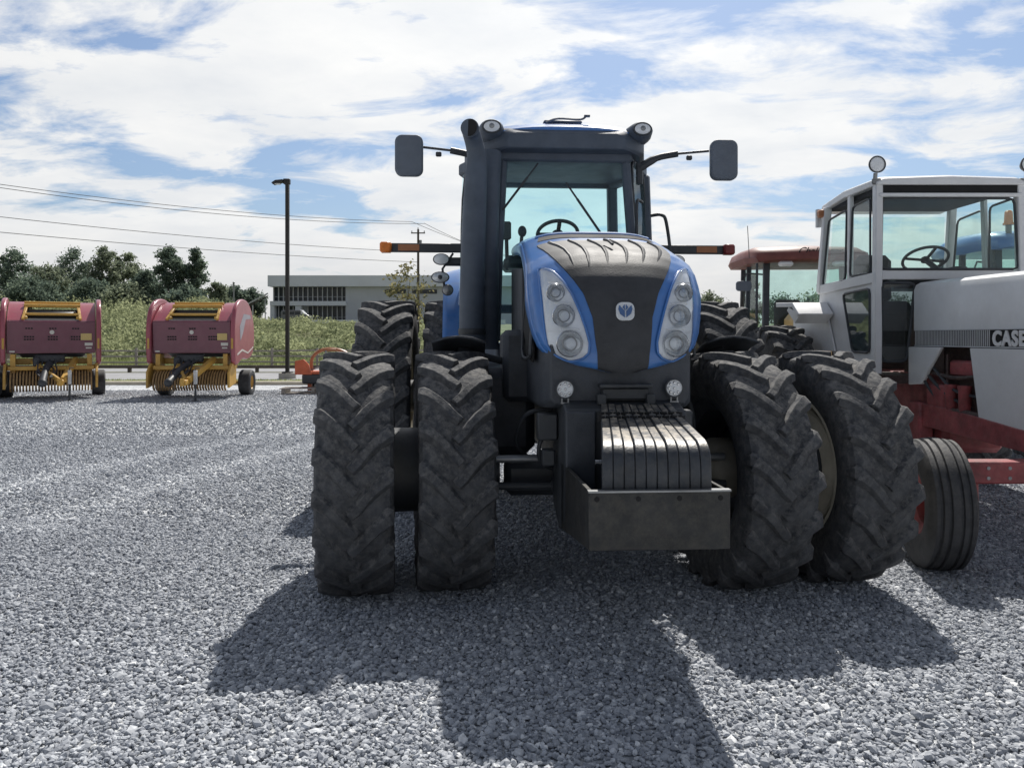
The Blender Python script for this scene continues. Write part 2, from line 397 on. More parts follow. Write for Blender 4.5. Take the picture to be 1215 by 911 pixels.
def bolts(parent,x0,r,n,mat='steel',size=.018,name='wheel_bolts'):
    mb=MB()
    for k in range(n):
        a=2*PI*k/n; mb.cyl((x0-.03,r*math.cos(a),r*math.sin(a)),(x0+.03,r*math.cos(a),r*math.sin(a)),size,6)
    mb.lathe([(x0+.020,r-.004),(x0+.024,r-.004),(x0+.024,r+.004),(x0+.020,r+.004)],axis='X',n=32,closed=True)
    return mb.build(name,mat,parent)

# ================================================================== MAIN BLUE TRACTOR
YAW=R(3.5)
T1=thing('tractor','large blue tractor with dual front wheels, tall exhaust stack and front suitcase weights','tractor',(.58,5.1,0),YAW)
# wheels
FR,FW=.785,.455
STEER=R(5)
wh=part('wheel',T1,(-1.585,.11,FR-.012),(0,0,STEER))
ty=make_tyre(FR,FW,.46,.036,19,wh)
make_rim(.46,FW,wh,dish=.06); bolts(wh,.06,.22,10)
def wheelcopy(src,loc,rot,tilt=0):
    w=copy_tree(src,src.parent); w.location=loc; w.rotation_euler=(tilt,0,rot); return w
w2=wheelcopy(wh,(-.985,.17,FR-.012),STEER,.13)
w3=wheelcopy(wh,(.91,.09,FR-.012),STEER+R(1.5),.07)
w4=wheelcopy(wh,(1.575,.19,FR-.012),STEER+R(1.5),.2)
for ch in bpy.data.objects:
    if ch.parent in (w3,w2) and ch.name.startswith('rim'):
        ch.data=ch.data.copy(); ch.data.materials[0]=M['black']  # inner rims made black: their deep shade is put into the colour
for ch in list(bpy.data.objects):
    if ch.parent==w4 and ch.name.startswith('rim'): bpy.data.objects.remove(ch)
make_rim(.46,FW,w4,dish=-.14)
# spacer drums between the front duals and hubs
for sx,wheel in((-1,wh),(1,w4)):
    mb=MB(); x0,x1=(.06,.50) if sx<0 else (-.52,-.15)
    mb.lathe([(x0,.0),(x0,.27),(x0+.02,.275),(x1-.02,.275),(x1,.27),(x1,0)],axis='X',n=40)
    mb.build('spacer_drum','black',wheel)
for sx,wheel in((-1,w2),(1,w3)):
    mb=MB(); s=-sx
    mb.lathe([(s*.02,.20),(s*.14,.20),(s*.20,.165),(s*.24,.12),(s*.25,.0)],axis='X',n=32)
    mb.build('hub','cream_shaded' if sx>0 else 'black',wheel)
# rear wheels
RR,RW=1.03,.56
rw=part('wheel',T1,(-1.70,3.38,RR-.015),(0,0,0))
make_tyre(RR,RW,.60,.05,21,rw,lw=.040); make_rim(.60,RW,rw,dish=.05)
for loc in((-1.02,3.38,RR-.015),(1.08,3.38,RR-.015),(1.83,3.38,RR-.015)): wheelcopy(rw,loc,0,.1)
# axle, frame
mb=MB(); mb.box((0,.0,.72),(1.25,.26,.22),b=.04); mb.box((0,.02,.60),(.5,.4,.28),b=.05)
mb.cyl((-.66,-.02,.76),(-.86,-.02,.76),.13,20); mb.cyl((.66,-.02,.76),(.86,-.02,.76),.13,20)
mb.build('front_axle','black',T1).location=(0,.13,0)
for z,y in((.87,-.19),(.70,-.21)):
    for q in(-1,1): mb=MB(); mb.cyl((q*.80,y,z),(q*.34,y,z),.026,12); mb.cyl((q*.34,y,z),(q*.14,y,z),.045,12); mb.build('steering_cylinder','steel' if z>.8 else 'black',T1).location=(0,.1,0)
mb=MB(); mb.box((0,1.2,.98),(.50,3.2,.62),b=.05); mb.box((0,3.1,1.0),(.8,1.2,.8),b=.08); mb.cyl((-1.6,3.38,1.02),(1.6,3.38,1.02),.17,20)
mb.build('chassis','black',T1)
# front support casting & lower nose housing
mb=MB()
mb.prism([(-.80,.62),(-.80,1.25),(-.62,1.30),(-.2,1.30),(-.2,.62),(-.5,.52)],-.335,.335,'X')
mb.build('front_support','black',T1,bev=.012)
mb=MB()
mb.prism([(-.83,.72),(-.83,1.24),(-.80,1.24),(-.80,.72)],-.335,-.17,'X'); mb.build('support_brace','plastic',T1,bev=.008); mb=MB()
mb.prism([(-.83,.72),(-.83,1.24),(-.80,1.24),(-.80,.72)],.20,.335,'X')
mb.build('support_brace','plastic',T1,bev=.008)
mb=MB()
secs=[]
for (y,hw,z0,z1) in ((-.66,.40,1.27,1.60),(-.58,.43,1.24,1.72),(-.30,.46,1.22,1.9),(.2,.46,1.20,2.0),(1.35,.46,1.15,2.05)):
    secs.append([(-hw,y,z0+.03),(-hw,y,z1),(-hw*.8,y,z1+.06),(hw*.8,y,z1+.06),(hw,y,z1),(hw,y,z0+.03),(hw*.93,y,z0),(-hw*.93,y,z0)])
mb.loft(secs); mb.build('nose_housing','plastic',T1,bev=.01)
mb=MB(); mb.box((.02,-.71,1.375),(.30,.08,.022),b=.005); mb.box((.02,-.69,1.33),(.26,.06,.06),b=.005); mb.box((-.12,-.72,1.30),(.05,.05,.06),b=.005); mb.box((.16,-.72,1.30),(.05,.05,.06),b=.005)
mb.build('tow_bracket','black',T1)
# --- hood nose surface
ST=[(-.735,1.452,.14),(-.742,1.475,.27),(-.748,1.51,.37),(-.75,1.56,.44),(-.745,1.62,.485),(-.735,1.70,.515),(-.715,1.80,.535),(-.685,1.90,.545),(-.635,1.99,.55),(-.56,2.07,.55),
    (-.46,2.135,.548),(-.33,2.185,.545),(-.18,2.225,.54),(-.02,2.262,.535),(.15,2.315,.53),(.35,2.372,.525),(.7,2.42,.52),(1.1,2.45,.52),(1.45,2.47,.52)]
SY=[a[0] for a in ST]; SZ=[a[1] for a in ST]; SW=[a[2]*.925 for a in ST]; SV=list(range(len(ST)))
def nose(v,x,off=0.):
    y,z,w=interp(v,SV,SY),interp(v,SV,SZ),interp(v,SV,SW)
    a=max(0,v-.6);b=min(len(ST)-1,v+.6)
    ty_,tz=interp(b,SV,SY)-interp(a,SV,SY),interp(b,SV,SZ)-interp(a,SV,SZ)
    l=math.hypot(ty_,tz); ny,nz=-tz/l,ty_/l
    t=min(1.,abs(x)/w) if w>0 else 0
    d=interp(v,[0,3,6,9,11,13,18],[.06,.13,.17,.15,.10,.075,.07])*t**interp(v,[0,8,12],[2.6,2.8,3.8])
    d-= off
    # top part: normals point up; front part: forward
    return (x, y-ny*d*(1) , z-nz*d)
mb=MB()
nv=72; nu=28
mb.grid(lambda u,v: nose(v*(len(ST)-1), (2*u-1)*interp(v*(len(ST)-1),SV,SW)), nu, nv)
hood=mb.build('hood','blue',T1,solid=.012,angle=50)
# outer skirt rolling back behind the nose edge
mb=MB()
for sd in(-1,1):
    def sk(u,v,sd=sd):
        vv=1.0+v*(len(ST)-2); w=interp(vv,SV,SW); p=nose(vv,sd*w)
        e=u*interp(vv,[0,4,9,12,18],[.03,.16,.22,.12,.07])
        ang=interp(vv,[0,6,10,13,18],[0,.15,.8,1.35,1.5])
        return (p[0]+sd*.012*math.sin(u*PI), p[1]+e*math.cos(ang), p[2]-e*math.sin(ang))
    mb.grid(sk,5,50)
mb.build('hood_edge','blue',hood,solid=.01,angle=50)
# black centre panel
PV=[0,3,5.6,7,8,9,10,11,12,13,13.4]; PWd=[.140,.148,.170,.215,.265,.312,.350,.378,.395,.412,.415]
mb=MB()
def cp(u,v):
    vv=v*13.3; w=interp(vv,PV,PWd); x=(2*u-1)*w
    return nose(vv,x,.014)
mb.grid(cp,26,64)
mb.grid(lambda u,v: nose(v*13.3,-interp(v*13.3,PV,PWd),.014*(1-u)),1,64); mb.grid(lambda u,v: nose(v*13.3,interp(v*13.3,PV,PWd),.014*(1-u)),1,64)
mb.build('grille_panel','hoodblack',T1,angle=40)
# moulded ribs on the crest
for k,(xt,xb,vb) in enumerate(((-.33,-.25,8.9),(-.20,-.165,8.7),(-.07,-.055,8.9),(.075,.055,8.9),(.20,.155,9.1),(.33,.25,9.4))):
    mb=MB(); rings=[]
    for i in range(16):
        t=i/15; vv=13.2-(13.2-vb)*t; x=xt+(xb-xt)*t**1.4+.025*math.sin(t*PI)
        wd=.020*(1-t)**.35+.002; hg=.012*(1-t**3)
        rings.append([nose(vv,x-wd,.010),nose(vv,x-wd*.55,.014+hg),nose(vv,x+wd*.2,.014+hg*.8),nose(vv,x+wd,.010)])
    mb.loft(rings); mb.build('moulded_rib','hoodblack',T1,angle=60)
# slot at the back of the panel
mb=MB(); mb.grid(lambda u,v: nose(14.0+v*.7,(2*u-1)*(.40-.02*v),.010),16,4); mb.build('air_slot','darkhole',T1)
mb=MB(); rings=[]
for t in np.linspace(-1,1,11): rings.append([nose(14.75,t*.40,.0),nose(14.75,t*.40,.018),nose(15.0,t*.40,.018),nose(15.0,t*.40,.0)])
mb.loft(rings); mb.build('slot_lip','blue',T1)
mb=MB(); pr=smoothpath([nose(11.9,-.012,.045),nose(11.4,0.0,.05),nose(10.9,.014,.04)],3); mb.tube(pr,.009,8); mb.build('latch_grip','black',T1)
# headlights
HV=[1.9,2.3,3,4,5,6,7,8,9,9.7]
HI=[.285,.230,.196,.192,.212,.243,.280,.325,.375,.435]
HO=[.300,.345,.390,.420,.432,.440,.446,.450,.452,.450]
for sd in(-1,1):
    hl=part('headlight',T1)
    def hx(u,vv): a=interp(vv,HV,HI);b=interp(vv,HV,HO); return sd*(a+(b-a)*u)
    mb=MB(); mb.grid(lambda u,v: nose(1.9+v*7.8,hx(u,1.9+v*7.8),.013),8,40); mb.build('reflector_housing','pearl',hl)
    # rim around
    ed=[(HV[0]+(HV[-1]-HV[0])*i/30,0.) for i in range(31)]+[(HV[-1]-(HV[-1]-HV[0])*i/30,1.) for i in range(31)]
    pts=[nose(vv,hx(u,vv),.017) for vv,u in ed]; pts.append(pts[0])
    mb=MB(); mb.tube(pts,.0075,6,caps=False); mb.build('bezel','blue',hl,angle=80)
    for (vv,xx,rad) in ((3.95,.302,.070),(5.80,.332,.060),(7.30,.372,.050)):
        c=Vector(nose(vv,sd*xx,.018))
        mb=MB(); mb.lathe([(-.022,rad),(-.028,rad*.93),(-.016,rad*.86),(.0,rad*.55),(.012,rad*.3),(.012,0)],c=tuple(c),axis='Y',n=28)
        mb.build('lamp_bowl','lampgrey',hl)
        mb=MB(); mb.lathe([(-.024,rad*1.10),(-.032,rad*1.04),(-.026,rad*.97)],c=tuple(c),axis='Y',n=28); mb.build('chrome_ring','chrome',hl)
        mb=MB(); mb.lathe([(-.024,rad*.52),(-.032,rad*.42),(-.036,rad*.2),(-.037,0)],c=tuple(c),axis='Y',n=20); mb.build('bulb_cover','lens',hl)
        mb=MB(); mb.lathe([(-.026,rad*.62),(-.030,rad*.56),(-.026,rad*.50)],c=tuple(c),axis='Y',n=24); mb.build('bulb_ring','steel',hl)
        mb=MB(); mb.grid(lambda u,v,c=c,rad=rad: (c.x+(u*2-1)*rad*.8, c.y-.012, c.z+rad*1.08+v*.008),2,1); mb.build('divider_strip','silver',hl)
    mb=MB(); mb.grid(lambda u,v: nose(1.95+v*7.7,hx(.02+.96*u,1.95+v*7.7),.045*math.sin(PI*min(1,max(0,v)))**.4*math.sin(PI*max(.02,min(.98,u)))**.4+.018),8,36); mb.build('lens','lens',hl)
# badge
bc=Vector(nose(5.9,.012,.018))
bd=part('badge',T1,tuple(bc),(R(-8),0,0))
mb=MB(); mb.prism([(a,b) for a,b in rrect(.105,.105,.035)],-.010,.006,'Y'); mb.build('badge_plate','silver',bd,bev=.003)
mb=MB()
for sx in(-1,1):
    mb.prism([(sx*.004,-.036),(sx*.004,.0),(sx*.034,.034),(sx*.040,.012),(sx*.030,-.016)],-.015,-.0101,'Y')
    mb.prism([(sx*.002,.004),(sx*.016,.022),(sx*.004,.040)],-.015,-.0101,'Y')
mb.build('leaf_emblem','emblem',bd)
# side air screens in the hood flank
for sd in(-1,1):
    mb=MB(); mb.grid(lambda u,v: (sd*(.455+.045*v-.02*(v>.8)),-.42+u*.67,2.02-.48*v-.04*(1-u)),6,6); mb.build('air_screen','darkhole',T1,solid=.01)
    mb=MB(); pts=[(sd*.465,-.40,2.0),(sd*.465,.2,2.03),(sd*.47,.25,1.97),(sd*.50,.18,1.56),(sd*.50,-.36,1.53),(sd*.495,-.43,1.62),(sd*.465,-.40,2.0)]
    mb.tube(smoothpath(pts,4),.010,6); mb.build('screen_frame','black',T1)
    mb=MB(); mb.prism([(.25,1.5),(.25,2.12),(1.4,2.22),(1.4,1.45)],sd*.47,sd*.50,'X'); mb.build('hood_side_panel','plastic',T1,bev=.008)
# round LED work lamps on the housing
for sx,zz in((-.322,1.355),(.305,1.36)):
    lm=part('work_lamp',T1,(sx,-.685,zz))
    mb=MB(); mb.lathe([(.05,.0),(.05,.04),(.0,.052),(-.012,.054),(-.014,.047)],axis='Y',n=24); mb.build('lamp_body','black',lm)
    mb=MB(); mb.lathe([(-.006,.048),(-.010,.03),(-.011,0)],axis='Y',n=24); mb.build('lens','pearl',lm)
    mb=MB()
    for k in range(8):
        a=2*PI*k/8; rr_=.031 if k else 0
        mb.lathe([(-.011,.009),(-.016,.006),(-.017,0)],c=(rr_*math.cos(a),0,rr_*math.sin(a)),axis='Y',n=8)
    mb.build('diode_cluster','chrome',lm)
    mb=MB(); mb.box((-.018,.0,-.065),(.008,.012,.03)); mb.box((.018,.0,-.065),(.008,.012,.03)); mb.box((0,.0,-.078),(.05,.02,.008)); mb.build('bracket','steel',lm)
# weight bracket (front tray) : side arms + plate
PX=-.017   # tray centre in tractor x
mb=MB(); mb.box((PX,-1.62,.828),(.643,.022,.262),b=.004); 
plate=mb.build('weight_tray_plate','plate',T1)
mb=MB(); mb.box((PX,-1.618,.961),(.647,.040,.008)); mb.build('plate_edge','steel',plate)
mb=MB()
for k in range(4):
    x=PX-.285+k*.187; mb.cyl((x,-1.6335,.928),(x,-1.6312,.928),.012,12)
mb.build('bolt_holes','darkhole',plate)
for sx in(-1,1):
    mb=MB(); xa=PX+sx*.318; xb=(-.335 if sx<0 else .335)
    mb.add([(xa,-1.63,.70),(xa,-1.63,.962),(xb,-.62,.93),(xb,-.62,.55),(xa-sx*.02,-1.61,.70),(xa-sx*.02,-1.61,.962),(xb-sx*.02,-.62,.93),(xb-sx*.02,-.62,.55)],
           [(0,1,2,3),(4,7,6,5),(0,4,5,1),(3,2,6,7),(1,5,6,2),(0,3,7,4)])
    mb.build('tray_arm','plate',T1,bev=.003)
mb=MB(); mb.box((PX,-1.12,.71),(.58,.95,.05),b=.01); mb.build('tray_floor','black',T1)
# suitcase weights, fanned
NW=10
prof=[(-1.585,.74),(-1.585,1.04),(-1.578,1.09),(-1.56,1.125),(-1.53,1.15),(-1.49,1.166),(-1.43,1.175),(-1.00,1.228),(-.98,1.220),(-.965,1.236),(-.95,1.24),(-.74,1.275),(-.72,1.26),(-.72,.74)]
for k in range(NW):
    f=(k+.5)/NW; xf=-.27+f*.505; xr=-.124+f*.395
    ang=0
    w_f=.0485; w_r=.038
    mb=MB(); vs=[];n=len(prof)
    for sd in(-1,1):
        for (y,z) in prof:
            t=(y+1.585)/.865; xc=xf+(xr-xf)*t; hw=(w_f+(w_r-w_f)*t)/2
            jz=0.004*math.sin(k*2.3)
            vs.append((xc+sd*hw,y,z+jz))
    mb.add(vs,[tuple(range(n))[::-1],tuple(range(n,2*n))]+[(i,(i+1)%n,(i+1)%n+n,i+n) for i in range(n)])
    o=mb.build('suitcase_weight','weight',T1,bev=.005)
mb=MB()
for k in range(NW+1):
    f=k/NW; 
    for y in(-1.01,-.945):
        t=(y+1.585)/.865; x=(-.27+f*.505)*(1-t)+(-.124+f*.395)*t; z=interp(y,[-1.43,-1.,-.95,-.74],[1.175,1.228,1.24,1.275])
        mb.cyl((x,y,z-.02),(x,y+.001,z+.008),.019,8)
mb.build('handle_holes','darkhole',T1)
mb=MB(); mb.cyl((-.245,-1.25,1.03),(.33,-1.25,1.03),.014,12); mb.build('clamp_rod','chrome',T1)
# tank, battery box, steps: dark masses beside the chassis
mb=MB(); mb.box((-.60,1.15,1.12),(.42,1.5,.62),b=.07); mb.box((-.50,.55,1.45),(.25,.5,.5),b=.04); mb.build('fuel_tank','plastic',T1)
mb=MB(); mb.box((.62,1.25,1.12),(.42,1.4,.62),b=.07); mb.build('battery_box','plastic',T1)
mb=MB()
for z in(.5,.8,1.1): mb.box((.90,1.7,z),(.36,.32,.035),b=.006)
mb.box((.74,1.7,.85),(.03,.34,.9)); mb.box((1.08,1.7,.8),(.03,.34,.8)); mb.build('cab_steps','black',T1)
# hydraulic hoses and small clutter near the front axle
hs=[[(-.30,-.2,1.1),(-.42,-.25,1.0),(-.40,-.2,.85),(-.25,-.1,.8)],[(-.30,-.1,1.2),(-.50,-.1,1.15),(-.55,0,.95),(-.4,.1,.8)],[(.33,-.2,1.1),(.45,-.25,1.0),(.42,-.2,.85),(.3,-.1,.8)],[(.33,-.15,1.3),(.55,-.1,1.25),(.62,0,1.0),(.5,.1,.8)]]
for h_ in hs:
    mb=MB(); mb.tube(smoothpath(h_,6),.014,8); mb.build('hydraulic_hose','black',T1)
for c_,d_ in(((-.40,-.45,1.12),(.12,.1,.16)),((.42,-.42,1.12),(.12,.1,.18)),((-.39,-.42,.93),(.08,.08,.1))): mb=MB(); mb.box(c_,d_,b=.01); mb.build('valve_block','black',T1)
# front fenders
for sx in(-1,1):
    mb=MB(); cx=sx*.93
    def fe(u,v):
        a=R(38+92*v); rr_=.84+.02*math.sin(PI*v)
        return (cx+(u-.5)*.36, .02+rr_*-math.cos(a), .80+rr_*math.sin(a)-.04*(2*u-1)**2)
    mb.grid(lambda u,v:fe(u,.62+.38*v),4,14); fen=mb.build('front_fender','plastic',T1,solid=.014)
    mb=MB(); mb.tube([(cx,.30,1.56),(sx*.5,.5,1.45)],.025,8); mb.build('fender_bracket','black',fen)
# exhaust stack
mb=MB()
ex=smoothpath([(-.83,1.2,1.58),(-.83,1.2,1.9),(-.82,1.2,2.4),(-.80,1.2,2.9),(-.79,1.2,3.08),(-.81,1.17,3.19),(-.84,1.08,3.27),(-.85,.98,3.275)],4)
rad=[interp(i,[0,8,16,20,24,28],[.105,.098,.082,.072,.070,.072]) for i in range(len(ex))]
mb.tube(ex,rad,24); st=mb.build('exhaust_stack','cab_flare',T1,angle=50)
mb=MB(); mb.cyl((-.8505,.974,3.2752),(-.8508,.9735,3.2752),.066,20); mb.build('outlet','darkhole',st)
mb=MB(); mb.lathe([(-.01,.108),(.0,.111),(.03,.111),(.04,.108)],c=(-.83,1.2,1.68),axis='Z',n=24); mb.build('clamp_band','black',st); mb=MB(); mb.lathe([(-.0,.096),(.0,.098),(.03,.097),(.03,.094)],c=(-.827,1.2,2.1),axis='Z',n=24); mb.build('clamp_band','black',st)
mb=MB(); ai=[(-.70,1.40,1.55),(-.70,1.40,2.2),(-.68,1.43,2.9),(-.66,1.48,3.20)]
mb.tube(smoothpath(ai,4),[.095]*5+[.085]*8,16); mb.build('air_intake_pipe','cab_flare',T1,angle=50)
# ---- cab
CX=-.03
def cabp(x,y,z): return (CX+x,y,z)
cab=part('cab',T1)
A=dict(x=.53,y=1.55); B=dict(x=.90,y=2.42); Cc=dict(x=.72,y=3.15)
mb=MB()
for sx in(-1,1):
    mb.tube([cabp(sx*.60,1.50,1.62),cabp(sx*.575,1.52,2.4),cabp(sx*.53,1.60,3.2)],.042,8)
    mb.build('pillar','cab_flare',cab); mb=MB()
    bx_=.925 if sx>0 else .84; mb.beam(cabp(sx*bx_,2.42,1.5),cabp(sx*(bx_-.055),2.44,3.22),.13,.16,.02,up=(0,1,0))
    mb.build('pillar','cab_flare',cab); mb=MB()
    mb.beam(cabp(sx*.74,3.15,1.5),cabp(sx*.70,3.10,3.25),.10,.12,.02,up=(0,1,0))
    mb.build('pillar','cab_flare',cab); mb=MB()
mb=MB(); mb.box(cabp(0,1.62,3.20),(1.16,.16,.10),b=.02); mb.box(cabp(0,3.12,3.27),(1.5,.1,.08),b=.02); mb.box(cabp(0,3.12,1.95),(1.46,.1,.10),b=.02)
for sx in(-1,1): mb.beam(cabp(sx*.53,1.6,3.24),cabp(sx*.87,2.44,3.26),.10,.10,.01); mb.beam(cabp(sx*.87,2.44,3.26),cabp(sx*.70,3.12,3.27),.10,.10,.01)
mb.build('roof_frame','cab_flare',cab)
# lower cab body
mb=MB()
mb.prism([(-.62,1.52),(.62,1.52),(.94,2.40),(.94,2.50),(.76,3.2),(-.76,3.2),(-.94,2.50),(-.94,2.40)],1.25,1.60,'Z'); mb.build('cab_base','cab_flare',cab,bev=.02)
def pane(name,pts,mat='glass',par=cab):
    mb=MB(); mb.add([cabp(*p) for p in pts],[tuple(range(len(pts)))]); return mb.build(name,mat,par,flat=True)
pane('windshield',[(-.585,1.50,1.62),(.585,1.50,1.62),(.52,1.575,3.17),(-.52,1.575,3.17)])
pane('rear_window',[(-.70,3.15,1.98),(.70,3.15,1.98),(.67,3.12,3.24),(-.67,3.12,3.24)])
for sx in(-1,1):
    d=pane('door_glass',[(sx*.625,1.55,1.62),(sx*.93,2.36,1.62),(sx*.88,2.38,3.2),(sx*.56,1.62,3.2)],'glass')
    mb=MB(); mb.tube(smoothpath([cabp(sx*.66,1.62,1.66),cabp(sx*.635,1.63,2.4),cabp(sx*.60,1.66,3.14),cabp(sx*.85,2.32,3.16),cabp(sx*.89,2.33,1.7)],5),.018,6); mb.build('door_frame','black',d)
    pane('quarter_glass',[(sx*.91,2.50,1.62),(sx*.76,3.1,1.62),(sx*.72,3.08,3.22),(sx*.86,2.5,3.22)],'glass')
# grab handle right side
mb=MB(); mb.tube(smoothpath([cabp(.98,2.15,2.30),cabp(1.06,2.1,2.38),cabp(1.03,2.12,2.72),cabp(.99,2.15,2.80),cabp(.90,2.2,2.80)],5),.016,8); mb.build('grab_handle','black',cab)
mb=MB(); mb.tube(smoothpath([cabp(.62,1.50,2.35),cabp(.60,1.46,2.40),cabp(.60,1.46,2.75),cabp(.62,1.5,2.82),cabp(.68,1.6,2.82)],5),.014,8); mb.build('door_handle','black',cab)
# roof
rf=part('roof',cab)
mb=MB(); rings=[]
for (y,hw,z0,z1) in ((1.42,.50,3.24,3.36),(1.48,.60,3.22,3.41),(1.62,.70,3.22,3.45),(2.3,.86,3.24,3.47),(3.0,.80,3.26,3.46),(3.25,.70,3.28,3.40)):
    ring=[]
    for (fx,fz) in((-1,.1),(-1,.55),(-.94,.85),(-.82,1),(.82,1),(.94,.85),(1,.55),(1,.1),(.95,0),(-.95,0)): ring.append(cabp(fx*hw,y,z0+(z1-z0)*fz))
    rings.append(ring)
mb.loft(rings); mb.build('roof_shell','cab_flare',rf,bev=.01,angle=30)
mb=MB(); 
def rt(u,v):
    y=1.47+v*1.75; hw=interp(y,[1.47,1.7,2.3,3.22],[.57,.64,.74,.66]); x=(2*u-1)*hw
    return cabp(x,y,interp(y,[1.47,1.6,2.2,3.0,3.22],[3.43,3.49,3.53,3.52,3.44])-.05*abs(2*u-1)**3)
mb.grid(rt,12,14); mb.grid(lambda u,v:(lambda p:(p[0],p[1],p[2]-.10*v))(rt(u,0)),12,1)
mb.grid(lambda u,v:(lambda p:(p[0],p[1],p[2]-.07*u))(rt(0,v)),1,14); mb.grid(lambda u,v:(lambda p:(p[0],p[1],p[2]-.07*u))(rt(1,v)),1,14)
mb.build('roof_top','blue',rf)
mb=MB(); mb.tube(smoothpath([cabp(-.16,1.6,3.50),cabp(-.05,1.62,3.54),cabp(.14,1.62,3.535),cabp(.20,1.62,3.57)],4),.009,6); mb.box(cabp(0,1.75,3.535),(.34,.12,.025),b=.01); mb.box(cabp(.20,1.62,3.565),(.05,.03,.015)); mb.build('roof_hatch','cab_flare',rf)
for sx in(-1,1):
    pod=part('roof_lamp',rf)
    px_=sx*.635
    mb=MB(); rings=[]
    for (y,w,h) in((1.40,.085,.062),(1.44,.10,.075),(1.6,.125,.085),(1.9,.11,.07),(2.2,.05,.03)):
        rings.append([cabp(px_+w*math.cos(2*PI*k/18),y,3.40+h*math.sin(2*PI*k/18)) for k in range(18)])
    mb.loft(rings); mb.build('pod','cab_flare',pod,angle=50)
    mb=MB(); rings=[]
    for (y,w,h) in((1.398,.083,.058),(1.385,.080,.055),(1.385,.070,.046)): rings.append([cabp(px_+w*math.cos(2*PI*k/20),y,3.40+h*math.sin(2*PI*k/20)) for k in range(20)])
    mb.loft(rings); mb.build('bezel','black',pod)
    mb=MB(); rings=[]
    for (y,w,h) in((1.386,.068,.045),(1.372,.05,.032),(1.368,.01,.006)): rings.append([cabp(px_+w*math.cos(2*PI*k/20),y,3.40+h*math.sin(2*PI*k/20)) for k in range(20)])
    mb.loft(rings); mb.build('lens','pearl',pod,angle=60)
    mb=MB(); mb.lathe([(1.366,.022),(1.360,.012),(1.36,0)],c=cabp(px_,0,3.40),axis='Y',n=14); mb.build('bulb','steel',pod)
    # mirror
    mi=part('wing_mirror',cab)
    mx_=sx*1.345+.02
    mb=MB(); mb.prism([(CX+mx_+a,3.17+b) for a,b in rrect(.235,.345,.06)],1.46,1.53,'Y'); mb.build('mirror_shell','mirror',mi,bev=.015)
    mb=MB(); mb.prism([(CX+mx_+a,3.17+b) for a,b in rrect(.20,.31,.05)],1.531,1.535,'Y'); mb.build('mirror_glass','chrome',mi)
    mb=MB(); mb.tube(smoothpath([cabp(sx*.66,1.62,3.12),cabp(sx*.80,1.58,3.20),cabp(sx*.98,1.55,3.235)],4),[.035]*4+[.028]*5,8); mb.cyl(cabp(sx*.98,1.55,3.235),cabp(sx*1.25,1.54,3.26),.011,8); mb.box(cabp(sx*1.08,1.55,3.20),(.05,.03,.04),b=.008); mb.cyl(cabp(sx*.66,1.62,3.16),cabp(sx*.66,1.62,2.98),.03,8); mb.build('mirror_arm','black',mi)
# wipers
for (a,b) in((cabp(-.24,1.49,3.12),cabp(-.54,1.46,2.72)),(cabp(-.0,1.49,2.96),cabp(.31,1.45,2.50))):
    mb=MB(); mb.tube([a,b],.008,6); m_=Vector(a).lerp(Vector(b),.3); mb.beam(m_,b,.012,.02); mb.build('wiper','black',cab)
# interior
it=part('interior',cab)
swl=part('steering_wheel',it,cabp(-.005,2.05,2.60),(R(-32),0,0))
mb=MB(); mb.lathe([(.0+.017*math.cos(t),.185+.017*math.sin(t)) for t in np.linspace(0,2*PI,9)[:-1]],axis='Z',n=36,closed=True)
mb.box((0,0,-.01),(.34,.035,.02)); mb.box((0,-.08,-.01),(.035,.17,.02)); mb.lathe([(-.02,.055),(.012,.05),(.012,0)],axis='Z',n=16); mb.build('wheel_rim','black',swl)
mb=MB(); mb.tube([cabp(-.005,2.03,2.56),cabp(-.005,1.85,1.9)],.05,10); mb.box(cabp(-.03,1.97,2.52),(.36,.14,.15),b=.05); mb.build('steering_column','black',it)
mb=MB(); mb.box(cabp(-.02,2.85,2.20),(.50,.14,.72),b=.06); mb.box(cabp(-.02,2.6,1.95),(.5,.5,.14),b=.05); mb.box(cabp(-.02,2.6,1.75),(.4,.4,.35),b=.05); mb.build('driver_seat','seat',it)
mb=MB(); mb.box(cabp(-.47,2.15,2.64),(.085,.05,.17),b=.015,); mb.tube([cabp(-.47,2.17,2.58),cabp(-.45,2.4,2.3)],.018,8); mb.build('display_monitor','black',it)
mb=MB(); mb.tube([cabp(-.33,2.3,2.42),cabp(-.32,2.28,2.60)],.017,8); mb.ball(cabp(-.315,2.27,2.65),(.042,.035,.055)); mb.build('joystick','black',it)
mb=MB(); mb.box(cabp(-.38,2.5,2.36),(.22,.62,.12),b=.04); mb.box(cabp(.55,2.6,2.1),(.2,.7,.3),b=.04); mb.build('armrest_console','black',it)
mb=MB(); mb.prism([(CX-.3,1.62),(CX+.3,1.62),(CX+.26,2.22),(CX-.26,2.22)],1.66,1.80,'Y'); mb.build('dashboard','black',it,bev=.02)
